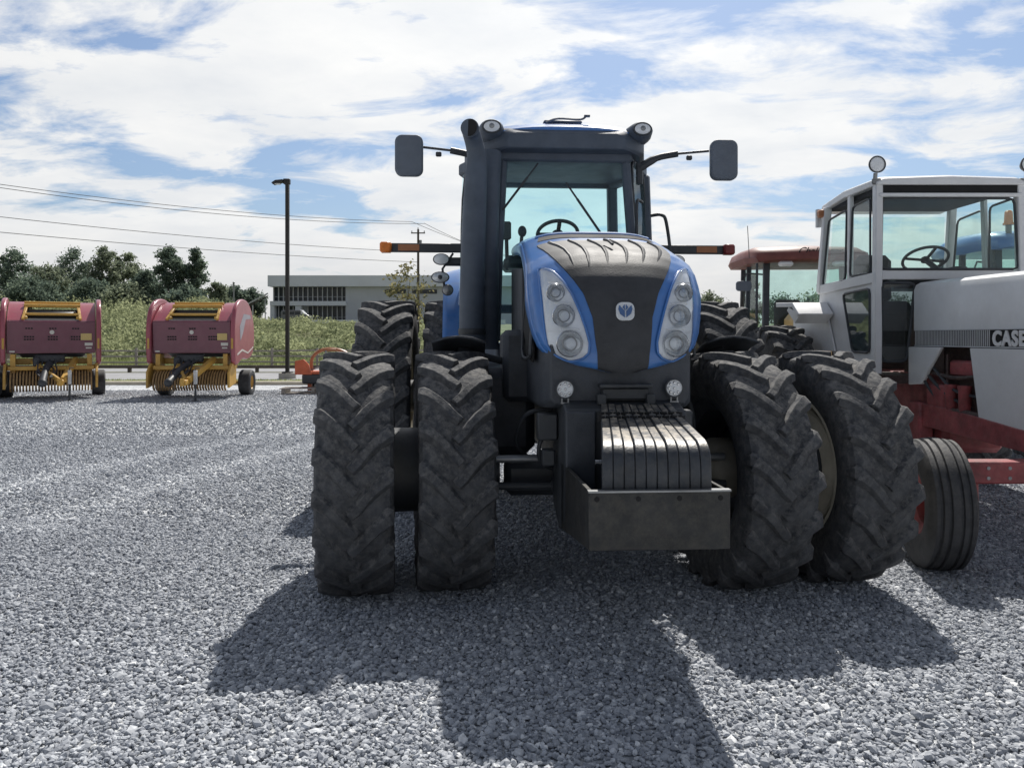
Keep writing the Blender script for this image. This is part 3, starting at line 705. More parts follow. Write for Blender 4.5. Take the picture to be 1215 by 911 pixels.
# rear fenders (blue)
for sx in(-1,1):
    mb=MB()
    def rfn(u,v,sx=sx):
        a=R(20+140*v); rr_=1.16
        x=sx*(.80+.30*u); d=.05*u*u
        return (x,3.38-rr_*math.cos(a)*1.02,1.02+(rr_-d)*math.sin(a)*1.18)
    mb.grid(rfn,6,24); 
    fn=mb.build('rear_fender','blue',T1,solid=.02)
    # marker bar and lamps at the fender front
    mb=MB(); mb.box((sx*1.22+.02,2.38,2.50),(.84,.05,.085),b=.008); mb.build('marker_bar','black',T1)
    mb=MB(); mb.box((sx*1.44+.02,2.352,2.50),(.20,.006,.06)); mb.build('reflector_strip','amberdull',T1)
    mb=MB(); mb.box((sx*1.655+.02,2.36,2.50),(.11,.10,.10),b=.015); mb.build('marker_lamp','amber' if sx<0 else 'redlens',T1)
    wl=part('fender_lamps',T1)
    mb=MB(); mb.box((sx*1.0+.02,2.38,2.37),(.22,.08,.08),b=.02); mb.tube([(sx*1.02+.02,2.38,2.45),(sx*1.12+.02,2.36,2.30),(sx*1.08,2.36,2.10)],.012,6); mb.build('lamp_arm','black',wl)
    for (lx,lz,w,h,mt) in((1.13,2.385,.080,.056,'pearl'),(1.14,2.215,.088,.055,'silver'),(1.07,2.095,.055,.055,'steel')):
        lo=part('lamp',wl); xx=sx*lx+.02
        mb=MB(); rings=[[(xx+w*s_*math.cos(2*PI*k/18),y,lz+h*s_*math.sin(2*PI*k/18)) for k in range(18)] for (y,s_) in((2.42,.5),(2.36,.9),(2.30,1.),(2.29,.9))]; mb.loft(rings); mb.build('lamp_body','black',lo,angle=50)
        mb=MB(); rings=[[(xx+w*s_*math.cos(2*PI*k/18),y,lz+h*s_*math.sin(2*PI*k/18)) for k in range(18)] for (y,s_) in((2.289,.86),(2.275,.6),(2.27,.1))]; mb.loft(rings); mb.build('lens',mt,lo,angle=60)
        if mt=='silver': mb=MB(); mb.lathe([(2.272,.022),(2.262,.012),(2.26,0)],c=(xx,0,lz),axis='Y',n=12); mb.build('bulb','black',lo)

# ================================================================== OLD WHITE AND RED TRACTOR
T2=thing('tractor','old white and red tractor with square cab and narrow ribbed front tyre','tractor',(4.18,5.5,0),0)
fw=part('wheel',T2,(-1.16,.05,.465),(0,0,R(-11)))
mb=MB(); r_=.47;w_=.30
mb.lathe([(-.38*w_,.215),(-.46*w_,.25),(-.52*w_,.33),(-.50*w_,.40),(-.44*w_,.437),(-.40*w_,.452),(-.33*w_,.452),(-.31*w_,.440),(-.27*w_,.440),(-.25*w_,.458),(-.16*w_,.462),(-.14*w_,.448),(-.10*w_,.448),(-.08*w_,.466),(.08*w_,.466),(.10*w_,.448),(.14*w_,.448),(.16*w_,.462),(.25*w_,.458),(.27*w_,.440),(.31*w_,.440),(.33*w_,.452),(.40*w_,.452),(.44*w_,.437),(.50*w_,.40),(.52*w_,.33),(.46*w_,.25),(.38*w_,.215)],axis='X',n=64)
mb.build('tyre','rubber_clean',fw,angle=28)
make_rim(.215,.30,fw,dish=.03,mat='red',flange=.02); bolts(fw,.03,.09,6,size=.012)
mb=MB(); mb.lathe([(.0,.11),(.10,.10),(.16,.06),(.16,0)],axis='X',n=20); mb.build('hub','red',fw)
f2=wheelcopy(fw,(1.13,.03,.465),PI-R(9))
rw2=part('wheel',T2,(-1.04,3.65,.89)); make_tyre(.90,.46,.49,.04,20,rw2,lw=.034); make_rim(.49,.46,rw2,dish=.05,mat='white')
wheelcopy(rw2,(1.04,3.65,.89),0,.1)
mb=MB(); mb.box((0,0,.70),(2.0,.16,.155),b=.012); mb.box((-.95,0,.60),(.10,.14,.30),b=.02); mb.box((.95,0,.60),(.10,.14,.30),b=.02); mb.cyl((-1.15,0,.47),(-.93,0,.47),.05,12)
mb.build('front_axle','red',T2)
mb=MB()
for x in(-.55,-.7,-.85):
    for z in(.735,.665): mb.cyl((x,-.085,z),(x,-.08,z),.013,8)
mb.build('axle_bolts','steel',T2)
for sx in(-1,1):
    mb=MB(); mb.prism([(-1.6,.765),(-1.6,.90),(.3,.965),(1.2,1.03),(1.9,1.05),(1.9,.84),(.3,.80)],sx*.34,sx*.40,'X'); mb.build('frame_rail','red',T2,bev=.008)
mb=MB(); mb.box((0,.1,.62),(.30,.5,.3),b=.04); mb.cyl((0,-.2,.62),(0,.5,.62),.10,12); mb.box((0,2.6,.95),(.55,2.2,.7),b=.05); mb.build('transmission','red',T2)
for (c_,d_) in(((-.33,1.45,1.12),(.12,.30,.22)),((-.31,.45,1.12),(.10,.34,.26)),((-.30,1.05,1.38),(.10,.5,.14)),((-.36,1.75,.80),(.14,.22,.50))): mb=MB(); mb.box(c_,d_,b=.02); mb.build('engine_casting','red',T2)
for (pp,r_) in(([(-.36,1.75,1.36),(-.37,1.2,1.30),(-.36,.7,1.34)],.018),([(-.36,1.6,.98),(-.38,1.1,1.02),(-.36,.75,1.0)],.022),([(-.36,1.3,1.5),(-.37,1.28,1.2),(-.36,1.2,1.05)],.012)): mb=MB(); mb.tube(smoothpath(pp,5),r_,8); mb.build('engine_pipe','engine',T2)
mb=MB(); mb.box((0,.4,1.30),(.50,2.4,.62),b=.04); mb.box((-.25,.95,1.15),(.14,.5,.35),b=.02); mb.build('engine','engine',T2)
for y in(1.04,1.24):
    fl=part('fuel_filter',T2,(-.36,y,1.14))
    mb=MB(); mb.lathe([(-.13,.0),(-.13,.035),(-.10,.05),(.06,.05),(.07,.055),(.10,.055),(.10,0)],axis='Z',n=16); mb.build('canister','red',fl)
    mb=MB(); mb.lathe([(-.15,.0),(-.15,.03),(-.131,.03),(-.131,0)],axis='Z',n=12); mb.build('drain_cap','steel',fl)
for k,pp in enumerate(([(-.36,1.9,1.55),(-.38,1.5,1.38),(-.37,1.2,1.20),(-.33,.9,1.15)],[(-.36,1.9,1.50),(-.39,1.55,1.30),(-.37,1.3,1.15),(-.33,1.0,1.05)],[(-.35,1.85,1.45),(-.40,1.6,1.25),(-.37,1.45,1.1),(-.33,1.3,1.0)])):
    mb=MB(); mb.tube(smoothpath(pp,6),.014,8); mb.build('hose','black',T2)
# hood
mb=MB(); rings=[]
for y in(-1.6,-.8,0,.8,1.82):
    zt=2.12+.05*(y+1.6)/3.4; z0=1.715
    rings.append([(-.385,y,z0),(-.385,y,zt-.08),(-.365,y,zt-.03),(-.32,y,zt-.005),(-.15,y,zt+.018),(0,y,zt+.024),(.15,y,zt+.018),(.32,y,zt-.005),(.365,y,zt-.03),(.385,y,zt-.08),(.385,y,z0)])
mb.loft(rings); mb.build('hood','white',T2,angle=30)
for sx in(-1,1):
    mb=MB(); mb.box((sx*.375,.10,1.642),(.02,3.40,.142)); sg=mb.build('grille_band','darkhole',T2)
    mb=MB()
    for k in range(56):
        y=.66+k*.025*1.0
        if y<1.80 and sx<0: mb.box((sx*.388,y,1.642),(.006,.006,.128))
    if sx<0: 
        mb.build('grille_bars','offwhite',sg)
    mb=MB(); mb.box((sx*.386,.10,1.571),(.012,3.40,.010)); mb.box((sx*.386,.10,1.7125),(.012,3.40,.008)); mb.build('trim_strip','offwhite',sg)
    mb=MB(); mb.prism([(-1.6,.93),(-1.6,1.56),(.92,1.56),(.80,1.0),(.72,.95)],sx*.372,sx*.392,'X'); mb.build('side_panel','white',T2,bev=.006)
def text(name,body,size,parent,loc,rot,mat,off=0.,ext=.002,shear=0.,sp=1.):
    cu=bpy.data.curves.new(name,'FONT'); cu.body=body; cu.size=size; cu.offset=off; cu.extrude=ext; cu.shear=shear; cu.space_character=sp; cu.resolution_u=4
    tmp=bpy.data.objects.new('tmp',cu); COL.objects.link(tmp); dg=bpy.context.evaluated_depsgraph_get(); me=bpy.data.meshes.new_from_object(tmp.evaluated_get(dg)); bpy.data.objects.remove(tmp)
    me.materials.clear(); me.materials.append(M[mat]); o=bpy.data.objects.new(name,me); COL.objects.link(o); o.parent=parent; o.location=loc; o.rotation_euler=rot; return o
text('lettering','CASE',.158,T2,(-.390,.615,1.587),(PI/2,0,-PI/2),'white',off=.0065,ext=.004,sp=1.12)
mb=MB(); mb.prism([(1.30,1.56),(1.50,1.36),(1.62,1.22),(1.86,1.20),(1.86,1.56)],-.42,-.385,'X'); mb.build('cowl_apron','white',T2,bev=.01)
mb=MB(); mb.box((0,-1.63,1.6),(.70,.03,.95),b=.01); mb.build('front_grille','darkhole',T2)
# cab
cb=part('cab',T2)
X0=.70
mb=MB()
for sx in(-1,1):
    mb.beam((sx*.70,1.90,1.30),(sx*.675,1.93,3.14),.07,.08,.008,up=(0,1,0))       # front post
    mb.beam((sx*.70,2.48,2.22),(sx*.685,2.50,3.12),.045,.06,.006,up=(0,1,0))
    mb.beam((sx*.71,3.22,2.15),(sx*.69,3.08,3.08),.08,.07,.008,up=(0,1,0))
    mb.beam((sx*.70,1.9,2.22),(sx*.71,3.25,2.18),.05,.10,.006)
    mb.prism([(1.95,1.32),(1.95,2.18),(3.25,2.14),(3.3,1.9),(2.9,1.5),(2.75,1.32)],sx*.705,sx*.69,'X')
mb.beam((-.68,1.93,2.245),(.68,1.93,2.245),.05,.09,.006); mb.beam((-.68,1.90,3.005),(.68,1.90,3.005),.05,.035,.006)
mb.beam((-.68,3.15,2.2),(.68,3.15,2.2),.06,.08,.006)
mb.build('cab_frame','white',cb)
mb=MB(); rings=[]
for (y,hw,z0,z1) in((1.87,.71,3.10,3.155),(1.95,.72,3.10,3.185),(2.6,.72,3.10,3.20),(3.2,.70,3.06,3.15),(3.3,.68,3.04,3.09)):
    rings.append([(-hw,y,z0),(-hw,y,z1-.03),(-hw*.9,y,z1),(0,y,z1+.02),(hw*.9,y,z1),(hw,y,z1-.03),(hw,y,z0)])
mb.loft(rings); mb.build('cab_roof','white',cb,bev=.008)
mb=MB(); mb.box((0,2.55,3.07),(1.30,1.15,.05)); mb.build('headliner','seat',cb)
mb=MB(); mb.box((0,1.905,3.06),(1.28,.02,.085)); mb.build('visor_band','darkhole',cb)
def pane2(name,pts,mat): mb=MB(); mb.add(pts,[tuple(range(len(pts)))]); return mb.build(name,mat,cb,flat=True)
def gasket(pts,par,r=.012):
    c=sum((Vector(p) for p in pts),Vector())/len(pts); q=[]
    n=len(pts)
    for i in range(n):
        a,b,c2=Vector(pts[i-1]),Vector(pts[i]),Vector(pts[(i+1)%n])
        q.append(b+(a-b).normalized()*.05); q.append(b+((a-b).normalized()+(c2-b).normalized())*.013); q.append(b+(c2-b).normalized()*.05)
    q.append(q[0]); q.append(q[1]); mb=MB(); mb.tube(q,r,6,caps=False); return mb.build('gasket','black',par,angle=70)
W_=[(-.655,1.905,2.30),(.655,1.905,2.30),(.62,1.915,2.975),(-.64,1.915,2.975)]; o=pane2('windshield',W_,'glass_old'); gasket(W_,o)
W_=[(.64,3.16,2.26),(-.64,3.16,2.26),(-.62,3.10,2.98),(.62,3.10,2.98)]; pane2('rear_window',W_,'glass_old')
for sx in(-1,1):
    W_=[(sx*.715,2.00,2.27),(sx*.715,2.45,2.27),(sx*.70,2.42,2.98),(sx*.70,2.03,3.00)]; o=pane2('side_window',W_,'glass_old'); gasket(W_,o)
    W_=[(sx*.72,2.55,2.24),(sx*.72,3.13,2.22),(sx*.705,3.0,2.93),(sx*.705,2.55,2.97)]; o=pane2('side_window',W_,'glass_old'); gasket(W_,o)
    W_=[(sx*.712,2.02,1.50),(sx*.712,2.40,1.50),(sx*.714,2.62,2.10),(sx*.712,2.02,2.12)]; o=pane2('lower_window',W_,'glass_dark'); gasket(W_,o)
    W_=[(sx*.67,1.885,1.42),(sx*.42,1.885,1.42),(sx*.34,1.885,2.16),(sx*.66,1.885,2.17)]; o=pane2('foot_window',W_,'glass_dark'); gasket(W_,o,.016)
mb=MB(); mb.box((0,2.5,1.25),(1.3,1.3,.08)); mb.box((0,2.25,1.55),(.4,.3,.6),b=.03); mb.build('cab_floor','engine',cb)
mb=MB(); mb.prism([(3.12,2.0),(3.18,2.0),(3.18,1.2),(3.12,1.2)],-.6,.6,'X'); mb.build('rear_wall','engine',cb)
mb=MB(); mb.box((-.30,2.85,2.27),(.40,.14,.52),b=.07); mb.box((-.30,2.65,1.95),(.46,.45,.14),b=.05); mb.build('driver_seat','seat',cb)
mb=MB(); mb.box((0,2.15,2.22),(.85,.22,.18),b=.05); mb.tube([(.02,2.12,2.3),(.02,2.35,2.42)],.028,8); mb.box((.45,2.6,2.3),(.18,.3,.16),b=.04); mb.build('dashboard','black',cb)
sw=part('steering_wheel',cb,(.02,2.38,2.44),(R(-30),R(4),0)); mb=MB(); mb.lathe([(.015*math.cos(t),.21+.015*math.sin(t)) for t in np.linspace(0,2*PI,9)[:-1]],axis='Z',n=36,closed=True)
mb.box((0,0,-.01),(.40,.025,.016)); mb.box((0,-.1,-.01),(.025,.2,.016)); mb.lathe([(-.02,.045),(.012,.04),(.012,0)],axis='Z',n=16); mb.build('wheel_rim','black',sw)
# fenders
for sx in(-1,1):
    mb=MB(); mb.prism([(2.84,1.90),(3.02,2.03),(3.55,2.05),(3.55,2.0),(3.04,1.98),(2.88,1.87)],sx*.72,sx*1.10,'X'); mb.prism([(2.86,1.885),(3.2,1.99),(3.25,1.95),(3.0,1.80)],sx*.72,sx*1.08,'X'); mb.prism([(2.78,1.5),(3.0,1.94),(3.3,2.0),(4.0,2.0),(4.0,1.5)],sx*.715,sx*.735,'X'); mb.build('rear_fender','white',T2,bev=.006)
for sx in(-1,1):
    lm=part('cab_lamp',T2,(sx*.72,1.86,3.285))
    mb=MB(); mb.lathe([(.06,.0),(.06,.045),(.0,.078),(-.02,.082),(-.022,.07)],axis='Y',n=24); mb.build('lamp_body','black',lm,angle=50)
    mb=MB(); mb.lathe([(-.015,.071),(-.024,.04),(-.027,0)],axis='Y',n=24); mb.build('lens','pearl',lm,angle=50)
    mb=MB(); mb.cyl((0,.02,-.075),(0,.03,-.13),.02,8); mb.box((-sx*.02,.04,-.15),(.09,.03,.06),b=.01); mb.build('bracket','steel',lm)
mb=MB(); mb.box((-.72,3.12,3.02),(.12,.10,.085),b=.02); mb.build('turn_signal','amberdull',T2)
mb=MB(); mb.box((-.74,3.2,2.98),(.05,.05,.2)); mb.build('signal_bracket','offwhite',T2)
# exhaust in front (above the hood, out of frame to the right)
mb=MB(); mb.tube([(.12,-.9,2.1),(.12,-.9,2.6)],.06,14); mb.tube([(.12,-.9,2.6),(.12,-.9,3.1)],.035,12); mb.build('exhaust_stack','black',T2)

# ================================================================== generic far tractor
def far_tractor(label,loc,rz,roofmat,bodymat,hoodmat,sx_=1.,lettering=None,beacon=False):
    t=thing('tractor',label,'tractor',loc,rz)
    w=part('wheel',t,(-.95,3.2,.98)); make_tyre(.98,.52,.55,.05,20,w,lw=.04); make_rim(.55,.52,w,mat=bodymat,dish=.05); wheelcopy(w,(.95,3.2,.98),0,.1)
    w=part('wheel',t,(-.95,.2,.68)); make_tyre(.68,.42,.38,.04,18,w); make_rim(.38,.42,w,mat=bodymat,dish=.05); wheelcopy(w,(.95,.2,.68),0,.1)
    mb=MB(); mb.box((0,1.8,.95),(.6,3.8,.6),b=.05); mb.cyl((-.9,3.2,.98),(.9,3.2,.98),.15,14); mb.box((0,.2,.68),(1.7,.2,.2),b=.02); mb.build('chassis','black',t)
    mb=MB(); rings=[]
    for (y,hw,z0,z1) in((-.9,.36,1.1,1.75),(-.7,.44,1.05,1.9),(.3,.46,1.05,2.0),(1.5,.48,1.1,2.1)):
        rings.append([(-hw,y,z0),(-hw,y,z1-.15),(-hw*.75,y,z1),(hw*.75,y,z1),(hw,y,z1-.15),(hw,y,z0)])
    mb.loft(rings); mb.build('hood',hoodmat,t,bev=.02)
    mb=MB(); mb.box((0,-.93,1.4),(.62,.03,.55),b=.01); mb.build('grille','darkhole',t)
    for sx in(-1,1): mb=MB(); mb.prism([(2.3,1.6),(2.45,1.95),(2.8,2.12),(3.6,2.12),(4.0,1.9),(4.0,1.85),(3.6,2.05),(2.85,2.05),(2.5,1.88),(2.36,1.6)],sx*.8,sx*1.2,'X'); mb.build('rear_fender',bodymat,t,bev=.01)
    c=part('cab',t)
    mb=MB()
    for sx in(-1,1):
        mb.beam((sx*.78,1.55,1.35),(sx*.70,1.75,2.95),.10,.10,.01,up=(0,1,0)); mb.beam((sx*.88,2.4,1.4),(sx*.82,2.45,2.95),.08,.08,.01,up=(0,1,0)); mb.beam((sx*.78,3.2,1.6),(sx*.74,3.2,2.95),.08,.08,.01,up=(0,1,0))
    mb.beam((-.75,3.2,1.75),(.75,3.2,1.75),.06,.08); mb.build('pillars','plastic',c)
    mb=MB(); mb.prism([(-.74,1.58),(.74,1.58),(.90,2.4),(.80,3.2),(-.80,3.2),(-.90,2.4)],1.2,1.50,'Z'); mb.build('cab_base',bodymat,c,bev=.02)
    for nm,pp in(('windshield',[(-.73,1.60,1.5),(.73,1.60,1.5),(.66,1.76,2.92),(-.66,1.76,2.92)]),('rear_window',[(-.72,3.2,1.8),(.72,3.2,1.8),(.70,3.2,2.92),(-.70,3.2,2.92)]),
                 ('door_glass',[(-.80,1.65,1.5),(-.88,2.35,1.5),(-.82,2.4,2.92),(-.72,1.82,2.92)]),('door_glass',[(.80,1.65,1.5),(.88,2.35,1.5),(.82,2.4,2.92),(.72,1.82,2.92)]),
                 ('quarter_glass',[(-.88,2.45,1.5),(-.79,3.15,1.7),(-.74,3.15,2.92),(-.82,2.5,2.92)]),('quarter_glass',[(.88,2.45,1.5),(.79,3.15,1.7),(.74,3.15,2.92),(.82,2.5,2.92)])):
        mb=MB(); mb.add(pp,[(0,1,2,3)]); mb.build(nm,'glass_old',c,flat=True)
    mb=MB(); rings=[]
    for (y,hw,z0,z1) in((1.40,.62,2.96,3.06),(1.5,.84,2.92,3.16),(1.9,.95,2.92,3.24),(2.8,.97,2.92,3.26),(3.3,.90,2.94,3.2),(3.42,.8,2.98,3.12)):
        hw*=sx_
        rings.append([(-hw*.95,y,z0),(-hw,y,z0+(z1-z0)*.3),(-hw*.97,y,z0+(z1-z0)*.62),(-hw*.82,y,z1-.03),(0,y,z1),(hw*.82,y,z1-.03),(hw*.97,y,z0+(z1-z0)*.62),(hw,y,z0+(z1-z0)*.3),(hw*.95,y,z0)])
    mb.loft(rings); rf_=mb.build('roof',roofmat,c,angle=45)
    if lettering: text('lettering',lettering,.17,rf_,(-.28,1.42,3.045),(R(84),0,R(2)),'darkhole',off=.001,ext=.003,shear=.5)
    for sx in(-.45,.45): mb=MB(); mb.box((sx,1.5,2.89),(.24,.12,.09),b=.03); mb.build('roof_lamp','pearl',c)
    mb=MB(); mb.box((0,2.9,2.0),(.5,.15,.7),b=.06); mb.box((0,2.65,1.75),(.5,.45,.14),b=.04); mb.build('driver_seat','seat',c)
    mb=MB(); mb.box((0,1.9,1.9),(.3,.2,.6),b=.05); mb.lathe([(.013*math.cos(q),.19+.013*math.sin(q)) for q in np.linspace(0,2*PI,7)[:-1]],c=(0,2.1,2.25),axis='Z',n=24,closed=True); mb.tube([(.0,2.1,2.2),(0,1.95,2.0)],.03,8); mb.build('steering_console','black',c)
    for sx in(-1,1):
        mi=part('wing_mirror',c); mb=MB(); mb.prism([(sx*1.13+a,2.52+b) for a,b in rrect(.26,.17,.05)],1.55,1.60,'Y'); mb.build('mirror_shell','mirror',mi,bev=.01)
        mb=MB(); mb.tube([(sx*.80,1.62,2.72),(sx*1.08,1.58,2.74),(sx*1.13,1.58,2.60)],.014,6); mb.build('mirror_arm','black',mi)
    mb=MB(); mb.tube([(-.95,1.45,1.4),(-.93,1.48,2.9)],.022,8); mb.build('grab_rail','black',c)
    return t,c
T3,c3=far_tractor('tractor with burgundy roof and chalky yellow body parked behind the white cab',(5.0,11.6,0),R(-3),'chal','chaly','chaly',1.12,'Challenger')
mb=MB(); mb.tube([(.35,2.0,1.9),(.40,2.0,2.55)],.012,6); mb.ball((.40,2.0,2.56),.02); mb.build('control_lever','black',c3)
mb=MB(); mb.tube([(-1.03,1.6,3.0),(-1.06,1.6,3.55)],.006,5); mb.build('aerial','black',c3)
T4,c4=far_tractor('blue tractor with amber roof beacon standing beyond the old white cab',(7.75,9.6,0),R(-2),'blue','white','blue',1.0)
mb=MB(); mb.lathe([(0,.05),(.0,.075),(.03,.075),(.03,.06),(.19,.052),(.21,.03),(.21,0)],c=(-.62,1.6,3.27),axis='Z',n=20); mb.build('beacon','amber',c4)
mb=MB(); mb.cyl((-.62,1.6,3.02),(-.62,1.6,3.27),.04,10); mb.build('beacon_stem','black',c4)

# ================================================================== BALERS
def make_baler(label,loc,rz):
    t=thing('round_baler',label,'baler',loc,rz,'round balers lined up at the lot edge')
    # front panel
    mb=MB(); mb.prism([(0,1.22),(-.06,2.06),(-.03,2.09),(.02,2.09),(.05,1.22)],-1.02,1.02,'X'); fp=mb.build('front_panel','maroon',t,bev=.01)
    mb=MB()
    for gx in(-.52,.02,.55):
        for (dz,n) in((.0,3),(-.22,4),(-.29,4)):
            for k in range(n):
                z=1.88+dz; y=-.003-.06*(z-1.22)/.84-.006
                mb.box((gx+(k-n/2+.5)*.062,y,z),(.042,.008,.036))
    mb.build('vent_holes','darkhole',fp)
    mb=MB(); mb.cyl((.0,-.055,1.78),(.0,-.045,1.78),.055,20); mb.build('round_plate','sticker',fp)
    mb=MB(); mb.box((.80,-.045,1.66),(.26,.008,.18)); mb.build('warning_label','stickery',fp)
    for c_,d_ in(((.86,-.034,1.46),(.19,.008,.08)),((.86,-.026,1.36),(.14,.008,.035)),((-.9,-.02,1.27),(.12,.008,.04))): mb=MB(); mb.box(c_,d_); mb.build('paper_label','sticker',fp)
    # upper opening frame: sloped panels left and right, belts and yellow bars between
    for sx in(-1,1):
        mb=MB(); mb.prism([(-.03,2.09),(.22,2.30),(.55,2.52),(1.0,2.62),(1.0,2.55),(.58,2.45),(.28,2.22),(.03,2.05)],sx*.62,sx*1.02,'X'); mb.build('shoulder_panel','maroonside',t,bev=.01)
        mb=MB(); mb.box((sx*.62,.10,2.16),(.12,.14,.10),b=.02); mb.beam((sx*.66,-.02,2.12),(sx*.60,.5,2.50),.07,.07,.01); mb.build('roller_bracket','yellow',t)
    for (y,z,r_) in((.16,2.26,.035),(.46,2.50,.05),(.62,2.58,.04)): mb=MB(); mb.cyl((-.66,y,z),(.66,y,z),r_,12); mb.build('cross_bar','yellow',t)
    mb=MB(); mb.box((0,.28,2.05),(1.24,.02,.5),Matrix.Rotation(R(-45),4,'X')@Matrix.Translation((0,1.28,-.05)) if False else None); mb.build('belt_opening','darkhole',t)
    mb=MB(); mb.prism([(.02,2.10),(.14,2.14),(.14,2.16),(.02,2.12)],-.62,.62,'X'); mb.build('net_shelf','steel',t)
    mb=MB(); mb.box((0,1.1,1.75),(1.9,1.7,1.3),b=.25); mb.build('bale_chamber','black',t)
    # rounded side shields
    for sx in(-1,1):
        arc=[(-.10,.98),(-.15,1.55),(-.12,2.05),(.02,2.40),(.32,2.62),(.75,2.71),(1.25,2.63),(1.65,2.38),(1.9,1.95),(1.92,1.5),(1.7,1.15),(1.2,1.02),(.6,1.04),(.15,.90)]
        sp=[(p.y,p.z) for p in smoothpath([(0,a,b) for a,b in arc+[arc[0]]],3)][:-1]
        mb=MB(); mb.prism(sp,sx*1.04,sx*1.16,'X'); sh=mb.build('side_shield','maroonside',t,bev=.03)
        mb=MB(); mb.prism([(.35,1.95),(.75,2.3),(1.45,2.28),(1.5,2.18),(.95,2.15),(.65,1.75),(.40,1.55)],sx*1.161,sx*1.166,'X'); mb.build('grey_stripe','graypanel',sh)
        mb=MB(); mb.prism([(.10,1.20),(.6,1.32),(1.2,1.22),(1.8,1.38),(1.8,1.35),(1.2,1.18),(.6,1.27),(.1,1.15)],sx*1.161,sx*1.165,'X'); mb.build('pinstripe','sticker',sh)
        mb=MB(); mb.box((sx*1.09,-.15,1.48),(.05,.02,.28)); mb.build('side_reflector','yellow',sh)
        # lower yellow frame
        mb=MB(); mb.prism([(-.05,.70),(-.05,1.2),(.25,1.2),(.35,.70)],sx*.82,sx*.94,'X'); mb.prism([(-.35,.30),(-.35,.72),(-.1,.95),(.3,.95),(.3,.40)],sx*1.02,sx*1.08,'X'); mb.box((sx*1.0,.2,.85),(.2,.3,.12),b=.02); mb.build('side_frame','yellow',t,bev=.008)
        w=part('wheel',t,(sx*1.12,1.25,.36))
        mb=MB(); mb.lathe([(-.14,.19),(-.17,.25),(-.165,.33),(-.13,.36),(.13,.36),(.165,.33),(.17,.25),(.14,.19)],axis='X',n=32); mb.build('tyre','rubber_clean',w,angle=30)
        mb=MB(); mb.lathe([(-.14,.20),(-.08,.17),(-.04,.06),(-.04,0)],axis='X',n=24); mb.lathe([(.14,.20),(.08,.17),(.04,.06),(.04,0)],axis='X',n=24); mb.build('rim','yellow',w)
    mb=MB(); mb.box((0,-.05,.83),(2.0,.12,.11),b=.015); mb.box((0,.35,1.0),(1.9,.10,.16),b=.015); mb.cyl((-1.1,1.25,.36),(1.1,1.25,.36),.05,10); mb.build('cross_frame','yellow',t)
    mb=MB(); mb.cyl((-.95,.1,.52),(.95,.1,.52),.16,18); mb.box((0,.4,.62),(1.9,.4,.4)); mb.build('pickup_drum','engine',t)
    mb=MB()
    for k in range(27):
        x=-.92+k*.0708
        mb.prism([(-.30,.46),(-.27,.30),(-.17,.22),(-.14,.22),(-.22,.32),(-.24,.46),(-.17,.62),(.0,.76),(0,.79),(-.20,.66)],x-.020,x+.020,'X')
    mb.build('tine_bands','tine',t); 
    # tongue, hitch, jack and driveline
    mb=MB(); mb.beam((.55,.1,1.05),(.28,-1.15,.55),.13,.15,.02); mb.beam((-.45,.1,1.0),(.18,-1.1,.55),.09,.11,.02); mb.box((.22,-1.25,.50),(.16,.35,.14),b=.02); mb.cyl((.22,-1.45,.42),(.22,-1.45,.60),.05,12); mb.build('tongue','yellow',t)
    jk=part('jack_stand',t,(.42,-1.05,0)); mb=MB(); mb.box((0,0,.62),(.085,.085,.36),b=.01); mb.build('jack_tube','offwhite',jk)
    mb=MB(); mb.cyl((0,0,.03),(0,0,.45),.028,10); mb.cyl((0,0,0),(0,0,.03),.09,14); mb.tube([(0,0,.80),(0,0,.86),(.1,0,.86)],.012,6); mb.build('jack_leg','black',jk)
    mb=MB(); mb.tube(smoothpath([(0,.1,1.0),(-.10,-.4,.86),(-.15,-.9,.66),(-.17,-1.25,.52)],5),.085,12); mb.ball((-.17,-1.28,.50),.11); mb.build('driveline','black',t)
    mb=MB()
    for k in range(7):
        a=random.uniform(-.45,.35); b=random.uniform(-.35,.15)
        mb.tube(smoothpath([(a,.0,1.15+random.uniform(-.05,.05)),((a+b)/2,-.25,.92+random.uniform(-.05,.1)),(b,-.6,.78),(b*.5-.05,-1.0,.62)],4),.018,6)
    mb.box((-.05,-.02,1.08),(.7,.14,.2),b=.03); mb.box((-.35,-.1,1.0),(.16,.2,.24),b=.03)
    mb.build('hose_bundle','black',t)
    return t
b1=make_baler('maroon round baler with yellow pickup, whole front visible beside the cut-off one',(-12.28,20.7,0),R(29))
b1['label']='maroon round baler facing the camera squarely between two others, yellow label at its right'
b2=copy_tree(b1); b2.location=(-8.62,20.9,0); b2.rotation_euler=(0,0,R(4.5)); b2['label']='maroon round baler nearest the light pole, showing its pink-red rounded right flank'
b3=copy_tree(b1); b3.location=(-15.0,19.3,0); b3.scale=(1,1,1); b3.rotation_euler=(0,0,R(-1)); b3['label']='maroon round baler cut off by the left edge, only its rounded flank visible'

